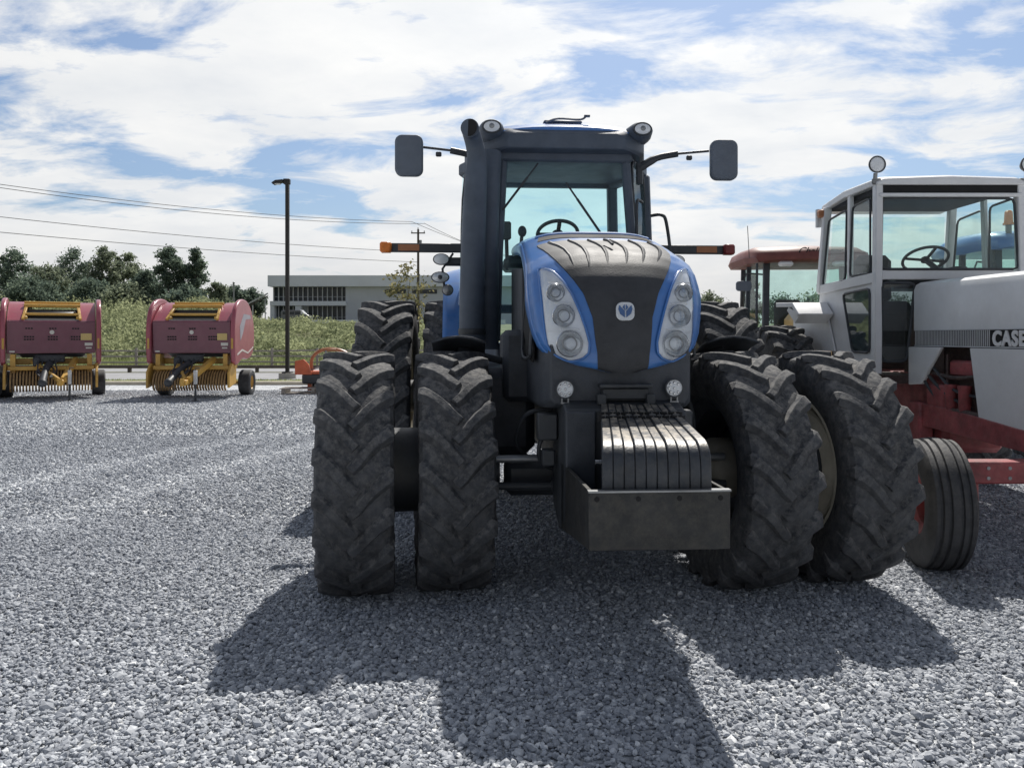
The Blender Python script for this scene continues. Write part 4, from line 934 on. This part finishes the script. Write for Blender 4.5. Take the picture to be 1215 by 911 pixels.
# ================================================================== orange implement and pallet
mo=thing('mower','orange mower implement with curved guard parked at the kerb','mower',(-5.42,23.2,0),0)
mb=MB(); mb.box((0,0,.42),(1.5,.9,.28),b=.03); mb.build('cutter_deck','black',mo)
mb=MB(); mb.box((0,-.02,.60),(1.4,.8,.09),b=.02); mb.prism([(-.95,.55),(-.95,.95),(-.7,1.0),(-.55,.85),(-.45,.55)],-.46,-.38,'Y'); mb.box((-.55,-.3,.35),(.12,.12,.55),b=.01); mb.build('deck_frame','orange',mo,bev=.006)
mb=MB(); mb.tube(smoothpath([(-.55,-.1,.65),(-.52,-.1,1.05),(-.2,-.1,1.28),(.3,-.1,1.26),(.7,-.1,1.05)],5),.05,8); mb.box((-.05,-.1,1.27),(.5,.2,.07),b=.02); mb.build('guard_hoop','amberdull',mo)
mb=MB(); mb.beam((-.55,-.2,.68),(.3,-.2,.95),.05,.05); mb.beam((-.1,-.2,.65),(-.1,-.2,1.25),.05,.05); mb.cyl((.2,-.1,.8),(.55,-.1,1.0),.10,12); mb.build('linkage','steel',mo)
for x in(-.6,.6): mb=MB(); mb.cyl((x-.05,.35,.16),(x+.05,.35,.16),.16,16); mb.box((x,.35,.3),(.03,.05,.3)); mb.build('wheel','rubber_clean',mo)
pl=thing('pallet','flat weathered wooden pallet lying on gravel before the mower','pallet',(-5.75,22.7,0),R(4))
for z in(.02,.17):
    for k in range(5): mb=MB(); mb.box((0,-.36+k*.18,z),(1.9,.10,.025)); mb.build('board','wood',pl)
for x in(-.85,0,.85): mb=MB(); mb.box((x,0,.095),(.09,.84,.12)); mb.build('stringer','wood',pl)

# ================================================================== SETTING
def terr(x,y):
    t=min(1,max(0,(y-43)/49)); t=t*t*(3-2*t); k=interp(x/max(y,1),[-.36,-.30],[1.,.74]) ; q=min(1,max(0,(y-96)/38)); h=(3.95*k+(4.05-3.95*k)*q)*t
    if y>42: h+=.12*noise.noise(Vector((x*.07,y*.07,0)))*min(1,(y-42)/10)
    return h
ys=list(np.concatenate([np.linspace(-60,28,8),[42.9],np.linspace(43,110,50),np.linspace(125,1500,24)])); xs=list(np.concatenate([np.linspace(-1200,-110,14),np.linspace(-100,100,81),np.linspace(110,1200,14)]))
mb=MB(); vs=[(x,y,terr(x,y)-.012) for y in ys for x in xs]; nx=len(xs)
mb.add(vs,[(j*nx+i,j*nx+i+1,(j+1)*nx+i+1,(j+1)*nx+i) for j in range(len(ys)-1) for i in range(nx-1)])
tag(mb.build('ground','grassground'),kind='structure')
mb=MB(); mb.add([(-60,-40,0),(60,-40,0),(60,26.7,0),(-60,26.7,0)],[(0,1,2,3)]); tag(mb.build('gravel_lot','gravel'),kind='structure')
mb=MB(); mb.add([(-90,29.6,-.004),(90,29.6,-.004),(90,36.0,-.004),(-90,36.0,-.004)],[(0,1,2,3)]); tag(mb.build('road','asphalt'),kind='structure')
mb=MB(); mb.add([(-90,37.0,-.004),(90,37.0,-.004),(90,41.0,-.004),(-90,41.0,-.004)],[(0,1,2,3)]); tag(mb.build('path','asphalt'),kind='structure')
mb=MB(); 
for k in range(40): mb.box((-59+k*3.0,26.9,.04),(2.98,.35,.16),b=.015)
tag(mb.build('kerb','kerb'),kind='structure')
# fence
fe_=thing('split_rail_fence','weathered split rail fence with three rails along the path','fence',(0,42,0))
k=0
for x in np.arange(-62,12,2.45):
    mb=MB(); mb.box((x,0,.5),(.12,.12,1.12),b=.01); mb.build('post','wood',fe_)
    for z in(.30,.62,.92): mb=MB(); mb.beam((x,.0,z+random.uniform(-.02,.02)),(x+2.45,.0,z+random.uniform(-.02,.02)),.05,.085,.01); mb.build('rail','wood',fe_)
gr=thing('timber_barrier','low dark timber barrier rail on short posts at the road edge','barrier',(0,36.5,0))
for x in np.arange(-60,10,3.):
    mb=MB(); mb.box((x,0,.12),(.14,.14,.24)); mb.build('post','polewood',gr)
    mb=MB(); mb.box((x+1.5,-.01,.26),(2.98,.16,.14),b=.01); mb.build('rail','polewood',gr)
# light pole
lp_=thing('street_lamp','tall dark square light pole with flat lamp head beside the road','street lamp',(-8.98,31,0))
mb=MB(); mb.cyl((0,0,0),(0,0,.22),.34,24); mb.build('base','concrete',lp_)
mb=MB(); mb.box((0,0,.25),(.36,.36,.06),b=.01); mb.box((0,0,4.1),(.145,.145,7.7),b=.015); mb.build('pole','poleblack',lp_)
mb=MB(); mb.box((-.02,0,7.86),(.26,.20,.22),b=.02); mb.prism([(-.15,7.84),(-.55,7.74),(-.60,7.80),(-.45,7.90),(-.15,7.93)],-.16,.16,'Y'); mb.build('lamp_head','poleblack',lp_,bev=.01)
mb=MB(); mb.box((-.4,0,7.765),(.22,.22,.02)); mb.build('lamp_lens','pearl',lp_)
# utility poles + wires
def upole(x,y,h,label):
    z0=terr(x,y); t=thing('utility_pole',label,'utility pole',(x,y,z0))
    mb=MB(); mb.tube([(0,0,-.3),(0,0,h)],[.20,.13],10); mb.build('pole','polewood',t)
    mb=MB(); mb.beam((-.9,-.15,h-.5),(.9,-.15,h-.5),.12,.14); mb.build('crossarm','polewood',t)
    for xx in(-.8,0,.8): mb=MB(); mb.cyl((xx,-.15,h-.42 if xx else h),(xx,-.15,h-.2 if xx else h+.2),.06,8); mb.build('insulator','steel',t)
    mb=MB(); mb.cyl((.3,-.05,h-2.2),(.3,-.05,h-1.4),.18,12); mb.build('transformer','steel',t)
    return z0+h
tp=upole(-12.1,100,12.5,'wooden utility pole with crossarm rising before the grey building')
upole(-50,62,11.5,'wooden utility pole beyond the left edge carrying the cables')
upole(6.5,152,12.5,'distant wooden utility pole behind the blue tractor')
def wire(a,b,sag,label):
    pts=[]
    for i in range(25):
        t=i/24; p=Vector(a).lerp(Vector(b),t); p.z-=sag*4*t*(1-t); pts.append(p)
    mb=MB(); mb.tube(pts,.030,5); tag(mb.build('cable','wire'),label,'cable','overhead cables')
za,zb,zc=16.5,15.3,16.4
wire((-12.9,99.85,za),(-50.8,61.85,zb),.9,'topmost overhead cable left of the utility pole')
wire((-11.3,99.85,za-.25),(-49.2,61.85,zb-.45),1.1,'second overhead cable from the top left of the pole')
wire((-12.1,99.85,12.6),(-50,61.85,12.3),.5,'thin overhead cable third from the top in the left sky')
wire((-12.1,99.85,11.3),(-50,61.85,10.9),.4,'lowest overhead cable crossing behind the left trees')
wire((-12.9,99.85,za),(5.7,151.85,zc),.8,'overhead cable running right from the utility pole to the cab, left one')
wire((-11.3,99.85,za-.2),(7.3,151.85,zc-.1),1.3,'overhead cable running right from the utility pole to the cab, right one')
# building
BZ=4.1; BY=150
bd_=thing('office_building','long grey two storey office building with rows of narrow windows','building',(0,BY,BZ))
XL,XR=-46.4,6.
mb=MB(); mb.box(((XL+XR)/2+7.1,9,3.7),(XR-XL-14.2,18,7.4)); mb.box((XL+7.0,9.6,3.7),(14.4,16.8,7.4)); mb.build('wall','wallgrey',bd_)
mb=MB(); mb.box(((XL+XR)/2-.2,8.6,8.35),(XR-XL+.6,19.6,2.1)); mb.build('roof_fascia','fascia',bd_)
mb=MB(); mb.box((XL+7.1,.15,4.05),(14.6,1.9,.85)); mb.build('floor_band','fascia',bd_)
mb=MB(); mb.box((XL+.2,.3,1.8),(.8,1.8,3.6)); mb.box((XL+5.2,.3,1.8),(1.2,1.8,3.6)); mb.build('ground_pier','fascia',bd_)
for fl,(z0,z1) in enumerate(((4.5,7.25),(.5,3.6))):
    for k in range(15):
        x=XL+.55+k*.95
        if fl==1 and 4.4<x-XL<6.4: continue
        y0=1.06
        mb=MB(); mb.box((x,y0,(z0+z1)/2),(.93,.06,z1-z0)); wn=mb.build('window','winglass',bd_)
        mb=MB(); mb.box((x-.46,y0-.25,(z0+z1)/2),(.13,.5,z1-z0)); mb.box((x,y0-.06,z0+.9),(.86,.05,.07)); mb.build('mullion','mullion',wn)
for (x0,x1) in((-24.6,-20.5),(-19.3,-14.5)):
    mb=MB(); mb.box(((x0+x1)/2,-.05,6.35),(x1-x0,.12,.8)); wn=mb.build('window','winglass',bd_)
# ramp
rp=thing('ramp','pale sloping handrail ramp rising to the left corner of the grey building','ramp',(-50.5,148,4.1))
mb=MB(); mb.beam((-1.6,0,3.0),(3.9,0,5.9),.25,.22); mb.build('upper_rail','mullion',rp)
mb=MB(); mb.beam((-1.6,0,2.5),(3.9,0,5.4),.3,.18); mb.build('walkway','polewood',rp)
for x in(-1.2,1,3.4): mb=MB(); mb.box((x,0,(3.1+x*.52)/2),(.15,.15,3.1+x*.52)); mb.build('support_post','mullion',rp)
# van
vn=thing('van','dark grey van with pale windscreen parked before the office building','van',(-37.2,134,terr(-37,134)),0)
body=[(-2.5,.35),(-2.5,1.9),(-2.3,2.2),(.9,2.25),(1.6,1.55),(2.4,1.3),(2.5,.9),(2.5,.35)]
mb=MB(); mb.prism(body,-.95,.95,'Y'); mb.build('body','van',vn,bev=.06)
mb=MB(); mb.prism([(1.0,2.12),(1.55,1.58),(.95,1.58)],-.97,.97,'Y'); mb.add([(.95,-.8,2.26),(.95,.8,2.26),(1.62,.8,1.6),(1.62,-.8,1.6)],[(0,1,2,3)]); mb.build('windscreen','pearl',vn)
for x in(-1.7,-.6,.4): mb=MB(); mb.box((x,-.955,1.72),(.9,.02,.5)); mb.build('side_window','winglass',vn)
for x in(-1.6,1.6):
    for y in(-.85,.85): mb=MB(); mb.cyl((x,y-.1,.36),(x,y+.1,.36),.36,18); mb.build('wheel','rubber_clean',vn)
mb=MB(); mb.box((-18,118,terr(-18,118)+.25),(34,.4,.9)); tag(mb.build('retaining_wall','fascia'),'low grey retaining wall beneath the office building','wall')
# slim post behind right-hand baler
sp_=thing('marker_post','slim pale post standing in the weeds behind the right baler','post',(-32.3,90,terr(-32.3,90)))
mb=MB(); mb.cyl((0,0,0),(0,0,4.0),.09,8); mb.build('pole','steel',sp_); mb=MB(); mb.ball((0,0,4.05),.14,8,6); mb.build('cap','steel',sp_)

# ------------------------------------------------------------------ foliage
def leaf_mesh(name,pts,size,mat,parent=None,flat=.0,tone=None):
    """two-triangle leaf clumps at pts, random orientation"""
    n=len(pts); pts=np.asarray(pts,float)
    a=rng.normal(size=(n,3)); a/=np.linalg.norm(a,axis=1)[:,None]
    b=rng.normal(size=(n,3)); b-= (b*a).sum(1)[:,None]*a; b/=np.linalg.norm(b,axis=1)[:,None]
    s=(size*rng.uniform(.5,1.3,n))[:,None]
    v=np.empty((n,4,3)); v[:,0]=pts-a*s; v[:,1]=pts+b*s*.55; v[:,2]=pts+a*s; v[:,3]=pts-b*s*.5+np.cross(a,b)*s*.3
    return np_mesh(name,v.reshape(-1,3),np.arange(n*4).reshape(n,4),mat,parent,np.repeat(rng.random(n) if tone is None else tone,4),True)
def np_mesh(name,v,f,mat,parent,tone,flat=False):
    me=bpy.data.meshes.new(name); nv,nf,k=len(v),len(f),f.shape[1]
    me.vertices.add(nv); me.vertices.foreach_set('co',v.astype(np.float32).ravel())
    me.loops.add(nf*k); me.loops.foreach_set('vertex_index',f.astype(np.int32).ravel())
    me.polygons.add(nf); me.polygons.foreach_set('loop_start',np.arange(0,nf*k,k,dtype=np.int32))
    me.update(calc_edges=True)
    at=me.attributes.new('tone','FLOAT','POINT'); at.data.foreach_set('value',tone.astype(np.float32))
    if flat: me.shade_flat()
    me.materials.append(M[mat]); o=bpy.data.objects.new(name,me); COL.objects.link(o)
    if parent is not None: o.parent=parent
    return o
def tree(x,y,h,w,mat,label,n=2600,leaf=.33,trunk=.22,low=.12,shape='round',group='trees along the far treeline',density=1.,seed=0):
    r=random.Random(int(x*13+y*7+seed)); g=np.random.default_rng(abs(int(x*131+y*17+seed)))
    t=thing('tree',label,'tree',(x,y,terr(x,y)-.05),r.uniform(0,6),group)
    mb=MB(); top=h*.8
    tr=[(0,0,0),(r.uniform(-.1,.1)*w*.3,r.uniform(-.1,.1)*w*.3,top*.4),(r.uniform(-.2,.2)*w*.3,r.uniform(-.2,.2)*w*.3,top)]
    pts=smoothpath(tr,5); mb.tube(pts,[trunk*(1-i/len(pts)*.85) for i in range(len(pts))],8)
    blobs=[]
    nb=r.randint(9,13)
    for k in range(nb):
        f=(k+.5)/nb; z=h*(low+.12+(.86-low-.12)*f)
        prof={'round':math.sin(PI*min(.97,.12+.80*f))**.6,'cone':1.05-.8*f,'column':.8*math.sin(PI*(.15+.75*f))**.4}[shape]
        a=k*2.4+r.uniform(-.4,.4); rad=w*.5*prof*r.uniform(.35,.72)
        c=Vector((rad*math.cos(a),rad*math.sin(a),z)); br=w*r.uniform(.16,.27)*(.6+.5*prof)
        blobs.append((c,br)); base=pts[min(len(pts)-1,int(f*len(pts)*.8))]
        mb.tube([base,base.lerp(c,.5)+Vector((0,0,-.04*h)),c],[trunk*.32,trunk*.2,trunk*.07],5)
        if r.random()<.7:
            c2=c+Vector((r.uniform(-1,1),r.uniform(-1,1),r.uniform(-.3,.8)))*br*1.0; blobs.append((c2,br*.55))
    blobs.append((Vector((0,0,h*.9)),w*.15))
    mb.build('trunk','bark',t)
    P=[];wsum=sum(b**2 for _,b in blobs)
    for c,b in blobs:
        m=int(n*density*b*b/wsum)+4
        d=g.normal(size=(m,3)); d/=np.linalg.norm(d,axis=1)[:,None]; rr_=b*g.random(m)**.55*(1.05+.26*g.normal(size=m))
        P.append(np.array(c)+d*rr_[:,None]*np.array((1,1,.85)))
    P=np.concatenate(P); P=P[P[:,2]>h*low*.5]
    leaf_mesh('crown',P,leaf,mat,t)
    return t
def tx(px,Y): return (px-607.5)*Y/F
def th(py,Y,x): return CH+(400-py)*Y/F-terr(x,Y)
rows=[ # px, top y, Y, width px, mat, shape, label
 (-22,300,140,70,'leafA','round','dark tree whose crown is cut by the left photo edge'),
 (16,291,138,48,'leafA','round','dark spiky-topped tree at the far left behind the cut-off baler'),
 (58,312,130,52,'leafB','round','lower olive-green rounded tree between two dark trees at left'),
 (88,290,150,46,'leafA','round','dark tree with a flat-topped clump above the olive one'),
 (122,288,140,44,'leafB','round','tall loose-crowned tree left of the treeline middle'),
 (152,296,146,42,'leafB','round','open feathery tree just left of the tallest dark tree'),
 (172,318,136,40,'leafA','round','short dark tree filling the gap below the feathery one'),
 (202,288,128,40,'leafA','column','tallest dark narrow tree in the treeline, its left trunk'),
 (232,290,129,36,'leafA','column','tall dark tree touching the tallest one on its right'),
 (256,334,150,34,'leafB','round','low green tree right of the tall dark pair'),
 (278,338,156,34,'leafA','round','low dark tree behind the slim post'),
 (300,340,160,30,'leafA','round','small dark tree next to the building ramp'),
 (38,330,122,60,'leafA','round','low shadowed tree in front of the left dark ones'),
 (108,334,122,60,'leafA','round','low shadowed tree beneath the loose-crowned tree'),
 (150,338,120,52,'leafB','round','low bushy tree beneath the feathery tree'),
 (222,340,120,50,'leafA','round','low bushy tree at the foot of the tall dark pair'),
]
for (px,py,Y,wp,mt,shp,lab) in rows:
    x=tx(px,Y); h=th(py,Y,x); tree(x,Y,h,wp*Y/F*1.12,mt,lab,n=7500,leaf=.27,shape=shp,low=.02)
for (px,py,Y,wp,mt,lab) in((842,345,210,40,'leafB','distant small tree seen right of the blue hood'),(893,318,60,20,'leafB','slender tree seen through the burgundy-roofed cab'),(930,352,170,60,'leafA','dark tree low behind the burgundy-roofed tractor'),(975,350,180,70,'leafB','rounded tree behind the white cab rear window'),(1060,352,200,80,'leafA','dark far tree seen under the white cab windscreen'),(1150,350,190,90,'leafB','broad far tree behind the blue beacon tractor'),(1250,345,180,90,'leafA','far tree beyond the right edge of the lot')):
    x=tx(px,Y); h=th(py,Y,x); tree(x,Y,h,wp*Y/F*1.1,mt,lab,n=2600,leaf=.36 if Y>100 else .2,low=.02,trunk=.15,group='trees far behind the tractors')
t_=tree(tx(482,48),48,th(303,48,-6),3.3,'leafC','thin sparse young tree behind the rear tractor tyre, sky showing through',n=900,leaf=.13,trunk=.05,low=.2,group=None)
# weeds on the bank
def fbm(x,y,s): return noise.noise(Vector((x*s,y*s,3.1)))
def hz(x,y):
    k=interp(x/y,[-.42,-.33,-.25,-.1],[1.,.55,.42,.35])
    return max(.2,(1.1+2.4*fbm(x,y,.16)+1.9*fbm(x,y,.40)+.8*fbm(x,y,1.1))*k)*min(1,max(.18,(y-45.5)/6))
P=[];TN=[]
for i in range(110000):
    y=44+50*random.random()**1.35; x=random.uniform(-.72*y-4,-.02*y-1)
    hh=hz(x,y); z=hh*random.random()**.55
    P.append((x,y,terr(x,y)+z)); TN.append(min(1,max(0,.18+.45*(z/max(hh,.3))**1.5+.25*random.random()+.55*fbm(x+40,y,.30)+.3*fbm(x,y+30,.9))))  # tone climbs with height: lit tops are put into the leaf colour
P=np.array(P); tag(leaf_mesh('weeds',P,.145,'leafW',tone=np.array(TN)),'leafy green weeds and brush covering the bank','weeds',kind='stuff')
P=[]
v=[];f=[];tn=[]
for i in range(30000):
    y=42.3+7*random.random()**1.2; x=random.uniform(-.72*y-4,.25*y)
    h=random.uniform(.15,.45); a=random.random()*PI; dx,dy=math.cos(a)*.03,math.sin(a)*.03; z=terr(x,y)-.02
    k=len(v); v+=[(x-dx,y-dy,z),(x+dx,y+dy,z),(x+random.uniform(-.15,.15),y+random.uniform(-.15,.15),z+h)]; f.append((k,k+1,k+2)); q=random.random(); tn+=[q]*3
for i in range(16000):
    y=random.uniform(27.15,29.5); x=random.uniform(-.7*y,.1*y)
    h=random.uniform(.04,.12); a=random.random()*PI; dx,dy=math.cos(a)*.02,math.sin(a)*.02; z=-.012
    k=len(v); v+=[(x-dx,y-dy,z),(x+dx,y+dy,z),(x+random.uniform(-.05,.05),y+random.uniform(-.05,.05),z+h)]; f.append((k,k+1,k+2)); q=random.random(); tn+=[q]*3
tag(np_mesh('grass',np.array(v),np.array(f),'leafG',None,np.array(tn)),'short dry green grass by the fence and kerb','grass',kind='stuff')

# ------------------------------------------------------------------ gravel stones
ico=[];fi=[]
ph=(1+5**.5)/2
for a,b in((1,ph),(-1,ph),(1,-ph),(-1,-ph)): ico+=[(0,a,b)]
for a,b in((1,ph),(-1,ph),(1,-ph),(-1,-ph)): ico+=[(a,b,0)]
for a,b in((1,ph),(-1,ph),(1,-ph),(-1,-ph)): ico+=[(b,0,a)]
ico=np.array(ico)/math.sqrt(1+ph*ph)
import bmesh
bm=bmesh.new(); [bm.verts.new(p) for p in ico]; bmesh.ops.convex_hull(bm,input=bm.verts); bm.verts.ensure_lookup_table(); bm.verts.index_update()
order=[tuple(v_.co) for v_ in bm.verts]; fi=np.array([[v_.index for v_ in f_.verts] for f_ in bm.faces]); ico=np.array(order); bm.free()
def stones(n,y0,y1,s0,s1,name,xr=.72):
    # even areal density inside the widening view wedge
    u=rng.random(n); y=np.sqrt(y0**2+u*(y1**2-y0**2)); x=(rng.random(n)*2-1)*(xr*y+.5)
    s=(s0+(s1-s0)*rng.random(n)**1.4)*(1+.6*(rng.random(n)<.05))
    base=ico[None]*(1+rng.uniform(-.28,.28,(n,12,1)))
    sc=np.stack([s,s*rng.uniform(.6,.95,n),s*rng.uniform(.38,.7,n)],1)
    p=base*sc[:,None,:]
    q=rng.normal(size=(n,3))*.38; az=rng.random(n)*2*PI
    ca,sa=np.cos(az),np.sin(az); cb,sb=np.cos(q[:,0]),np.sin(q[:,0]); cc,sc2=np.cos(q[:,1]),np.sin(q[:,1])
    # tilt x, tilt y, then spin z
    X,Y,Z=p[...,0],p[...,1],p[...,2]
    Y,Z=Y*cb[:,None]-Z*sb[:,None],Y*sb[:,None]+Z*cb[:,None]
    X,Z=X*cc[:,None]+Z*sc2[:,None],-X*sc2[:,None]+Z*cc[:,None]
    X,Y=X*ca[:,None]-Y*sa[:,None],X*sa[:,None]+Y*ca[:,None]
    z0=rng.uniform(.0,.012,n)+s*.15
    v=np.stack([X+x[:,None],Y+y[:,None],Z+z0[:,None]],-1).reshape(-1,3)
    f=(fi[None]+12*np.arange(n)[:,None,None]).reshape(-1,3)
    low=.5*np.sin(x*1.3+np.sin(y*.9)*2)*np.cos(y*1.1+x*.4)
    # two faint wheel tracks curving across the lot on the left, where the stone is paler
    tr=np.zeros(n)
    for off in(0.,1.75):
        cx=-2.2-off*.9-.52*(13.5-y)+.035*(13.5-y)**2; tr+=np.exp(-((x-cx)/.28)**2)*(y>6.5)
    p2=np.sin(x*.55+1.3*np.sin(y*.31+.7))*np.sin(y*.42+.8*np.sin(x*.37))
    tone=np.clip(rng.beta(2.2,2.4,n)+.05*low+.10*p2+.26*np.clip(tr,0,1)+.12*(rng.random(n)<.04),0,1)
    return v,f,np.repeat(tone,12)
V=[];Fc=[];Tn=[];o_=0
for (n,y0,y1,s0,s1) in((165000,2.6,7.0,.0065,.0195),(120000,7.0,13.0,.011,.022),(110000,13.,24.0,.013,.025)):
    v_,f_,t_2=stones(n,y0,y1,s0,s1,'g'); V.append(v_); Fc.append(f_+o_); Tn.append(t_2); o_+=len(v_)
tag(np_mesh('gravel',np.concatenate(V),np.concatenate(Fc),'stone',None,np.concatenate(Tn),True),'loose grey crushed stone gravel covering the lot','gravel',kind='stuff')

# ================================================================== light, sky, camera
EL,AZ=R(52.5),R(14)
sv=Vector((math.sin(AZ)*math.cos(EL),math.cos(AZ)*math.cos(EL),math.sin(EL)))
sl=bpy.data.lights.new('sun','SUN'); sl.energy=5.0; sl.angle=R(.6); sl.color=(1,.955,.89)
so=bpy.data.objects.new('sun',sl); COL.objects.link(so); so.rotation_euler=sv.to_track_quat('Z','Y').to_euler(); so.location=(0,0,30)
W=bpy.data.worlds.new('World'); SC.world=W; W.use_nodes=True; nt=W.node_tree; nt.nodes.clear(); L=nt.links.new
out=N(nt,'ShaderNodeOutputWorld'); bg=N(nt,'ShaderNodeBackground'); bg2=N(nt,'ShaderNodeBackground'); mx=N(nt,'ShaderNodeMixShader')
sky=N(nt,'ShaderNodeTexSky'); sky.sky_type='NISHITA'; sky.sun_disc=False; sky.sun_elevation=EL; sky.sun_rotation=AZ; sky.dust_density=1.6; sky.air_density=1.1
bg.inputs[1].default_value=.085; sm=N(nt,'ShaderNodeMix',data_type='RGBA',blend_type='MULTIPLY'); sm.inputs[0].default_value=1; sm.inputs[7].default_value=(.80,.97,1.18,1); L(sky.outputs[0],sm.inputs[6]); L(sm.outputs[2],bg.inputs[0])
tc=N(nt,'ShaderNodeTexCoord'); sep=N(nt,'ShaderNodeSeparateXYZ'); L(tc.outputs['Generated'],sep.inputs[0])
def MA(op,a,b=None,c=None,clamp=False):
    n=N(nt,'ShaderNodeMath',operation=op,use_clamp=clamp)
    for i,x in enumerate((a,b,c)):
        if x is None: continue
        if isinstance(x,(int,float)): n.inputs[i].default_value=x
        else: L(x,n.inputs[i])
    return n.outputs[0]
def MR(x,a,b,c,d):
    n=N(nt,'ShaderNodeMapRange'); L(x,n.inputs[0]); 
    for i,v_ in enumerate((a,b,c,d)): n.inputs[i+1].default_value=v_
    return n.outputs[0]
zc_=MA('MAXIMUM',sep.outputs['Z'],0.); zz=MA('ADD',zc_,.16)
cx_=MA('DIVIDE',sep.outputs['X'],zz); cy_=MA('DIVIDE',sep.outputs['Y'],zz)
cmb=N(nt,'ShaderNodeCombineXYZ'); L(cx_,cmb.inputs[0]); L(cy_,cmb.inputs[1])
def noi(scale,det,rough,dist,off,sc=(1,1,1)):
    mp=N(nt,'ShaderNodeMapping'); mp.inputs['Location'].default_value=off; mp.inputs['Scale'].default_value=sc; mp.inputs['Rotation'].default_value=(0,0,R(25)); L(cmb.outputs[0],mp.inputs[0])
    n=N(nt,'ShaderNodeTexNoise'); n.inputs['Scale'].default_value=scale; n.inputs['Detail'].default_value=det; n.inputs['Roughness'].default_value=rough; n.inputs['Distortion'].default_value=dist
    L(mp.outputs[0],n.inputs['Vector']); return n.outputs['Fac']
a1=noi(.7,3,.5,.3,(3.2,1.7,0)); a2=noi(2.3,11,.60,.35,(7.1,2.2,0),(1.,1.5,1)); a3=noi(1.9,8,.6,.2,(1.1,9.2,0),(1,1.2,1))
cov=MA('ADD',MA('MULTIPLY',a1,.55),MA('MULTIPLY',a2,1.0))
low=MR(sep.outputs['Z'],0.,.16,.42,0.)
cov=MA('ADD',cov,low)
cf=MR(cov,.67,.81,.08,1.)
shade=MR(a3,.3,.7,0.,1.)
cc_=N(nt,'ShaderNodeMix',data_type='RGBA'); cc_.inputs[6].default_value=(.80,.83,.87,1); cc_.inputs[7].default_value=(1.0,1.0,.99,1); L(shade,cc_.inputs[0])
hz_=N(nt,'ShaderNodeMix',data_type='RGBA'); hz_.inputs[7].default_value=(.72,.70,.68,1); L(cc_.outputs[2],hz_.inputs[6]); L(MR(sep.outputs['Z'],.0,.14,.75,0.),hz_.inputs[0])
L(hz_.outputs[2],bg2.inputs[0])
fall=MA('MULTIPLY',MR(sep.outputs['Y'],-.6,.75,.45,1.),MR(sep.outputs['Z'],.38,.75,1.,.50))
dt=N(nt,'ShaderNodeVectorMath',operation='DOT_PRODUCT'); L(tc.outputs['Generated'],dt.inputs[0]); dt.inputs[1].default_value=tuple(sv)
glow=MA('MULTIPLY_ADD',MA('POWER',MA('MAXIMUM',dt.outputs['Value'],0.),7.),.45,.93)
L(MA('MULTIPLY',fall,glow),bg2.inputs[1])
L(cf,mx.inputs[0]); L(bg.outputs[0],mx.inputs[1]); L(bg2.outputs[0],mx.inputs[2]); L(mx.outputs[0],out.inputs[0])

cam=bpy.data.cameras.new('camera'); co=bpy.data.objects.new('camera',cam); COL.objects.link(co)
co.location=(0,0,CH); co.rotation_euler=(R(90),0,0)
cam.sensor_width=36; cam.lens=36*F/1215; cam.shift_y=-55.5/1215; cam.clip_start=.05; cam.clip_end=5000
SC.camera=co
SC.render.resolution_x=1024; SC.render.resolution_y=767
SC.view_settings.view_transform='Standard'; SC.view_settings.look='None'; SC.view_settings.exposure=0; SC.view_settings.gamma=1
SC.cycles.max_bounces=8; SC.cycles.transparent_max_bounces=16
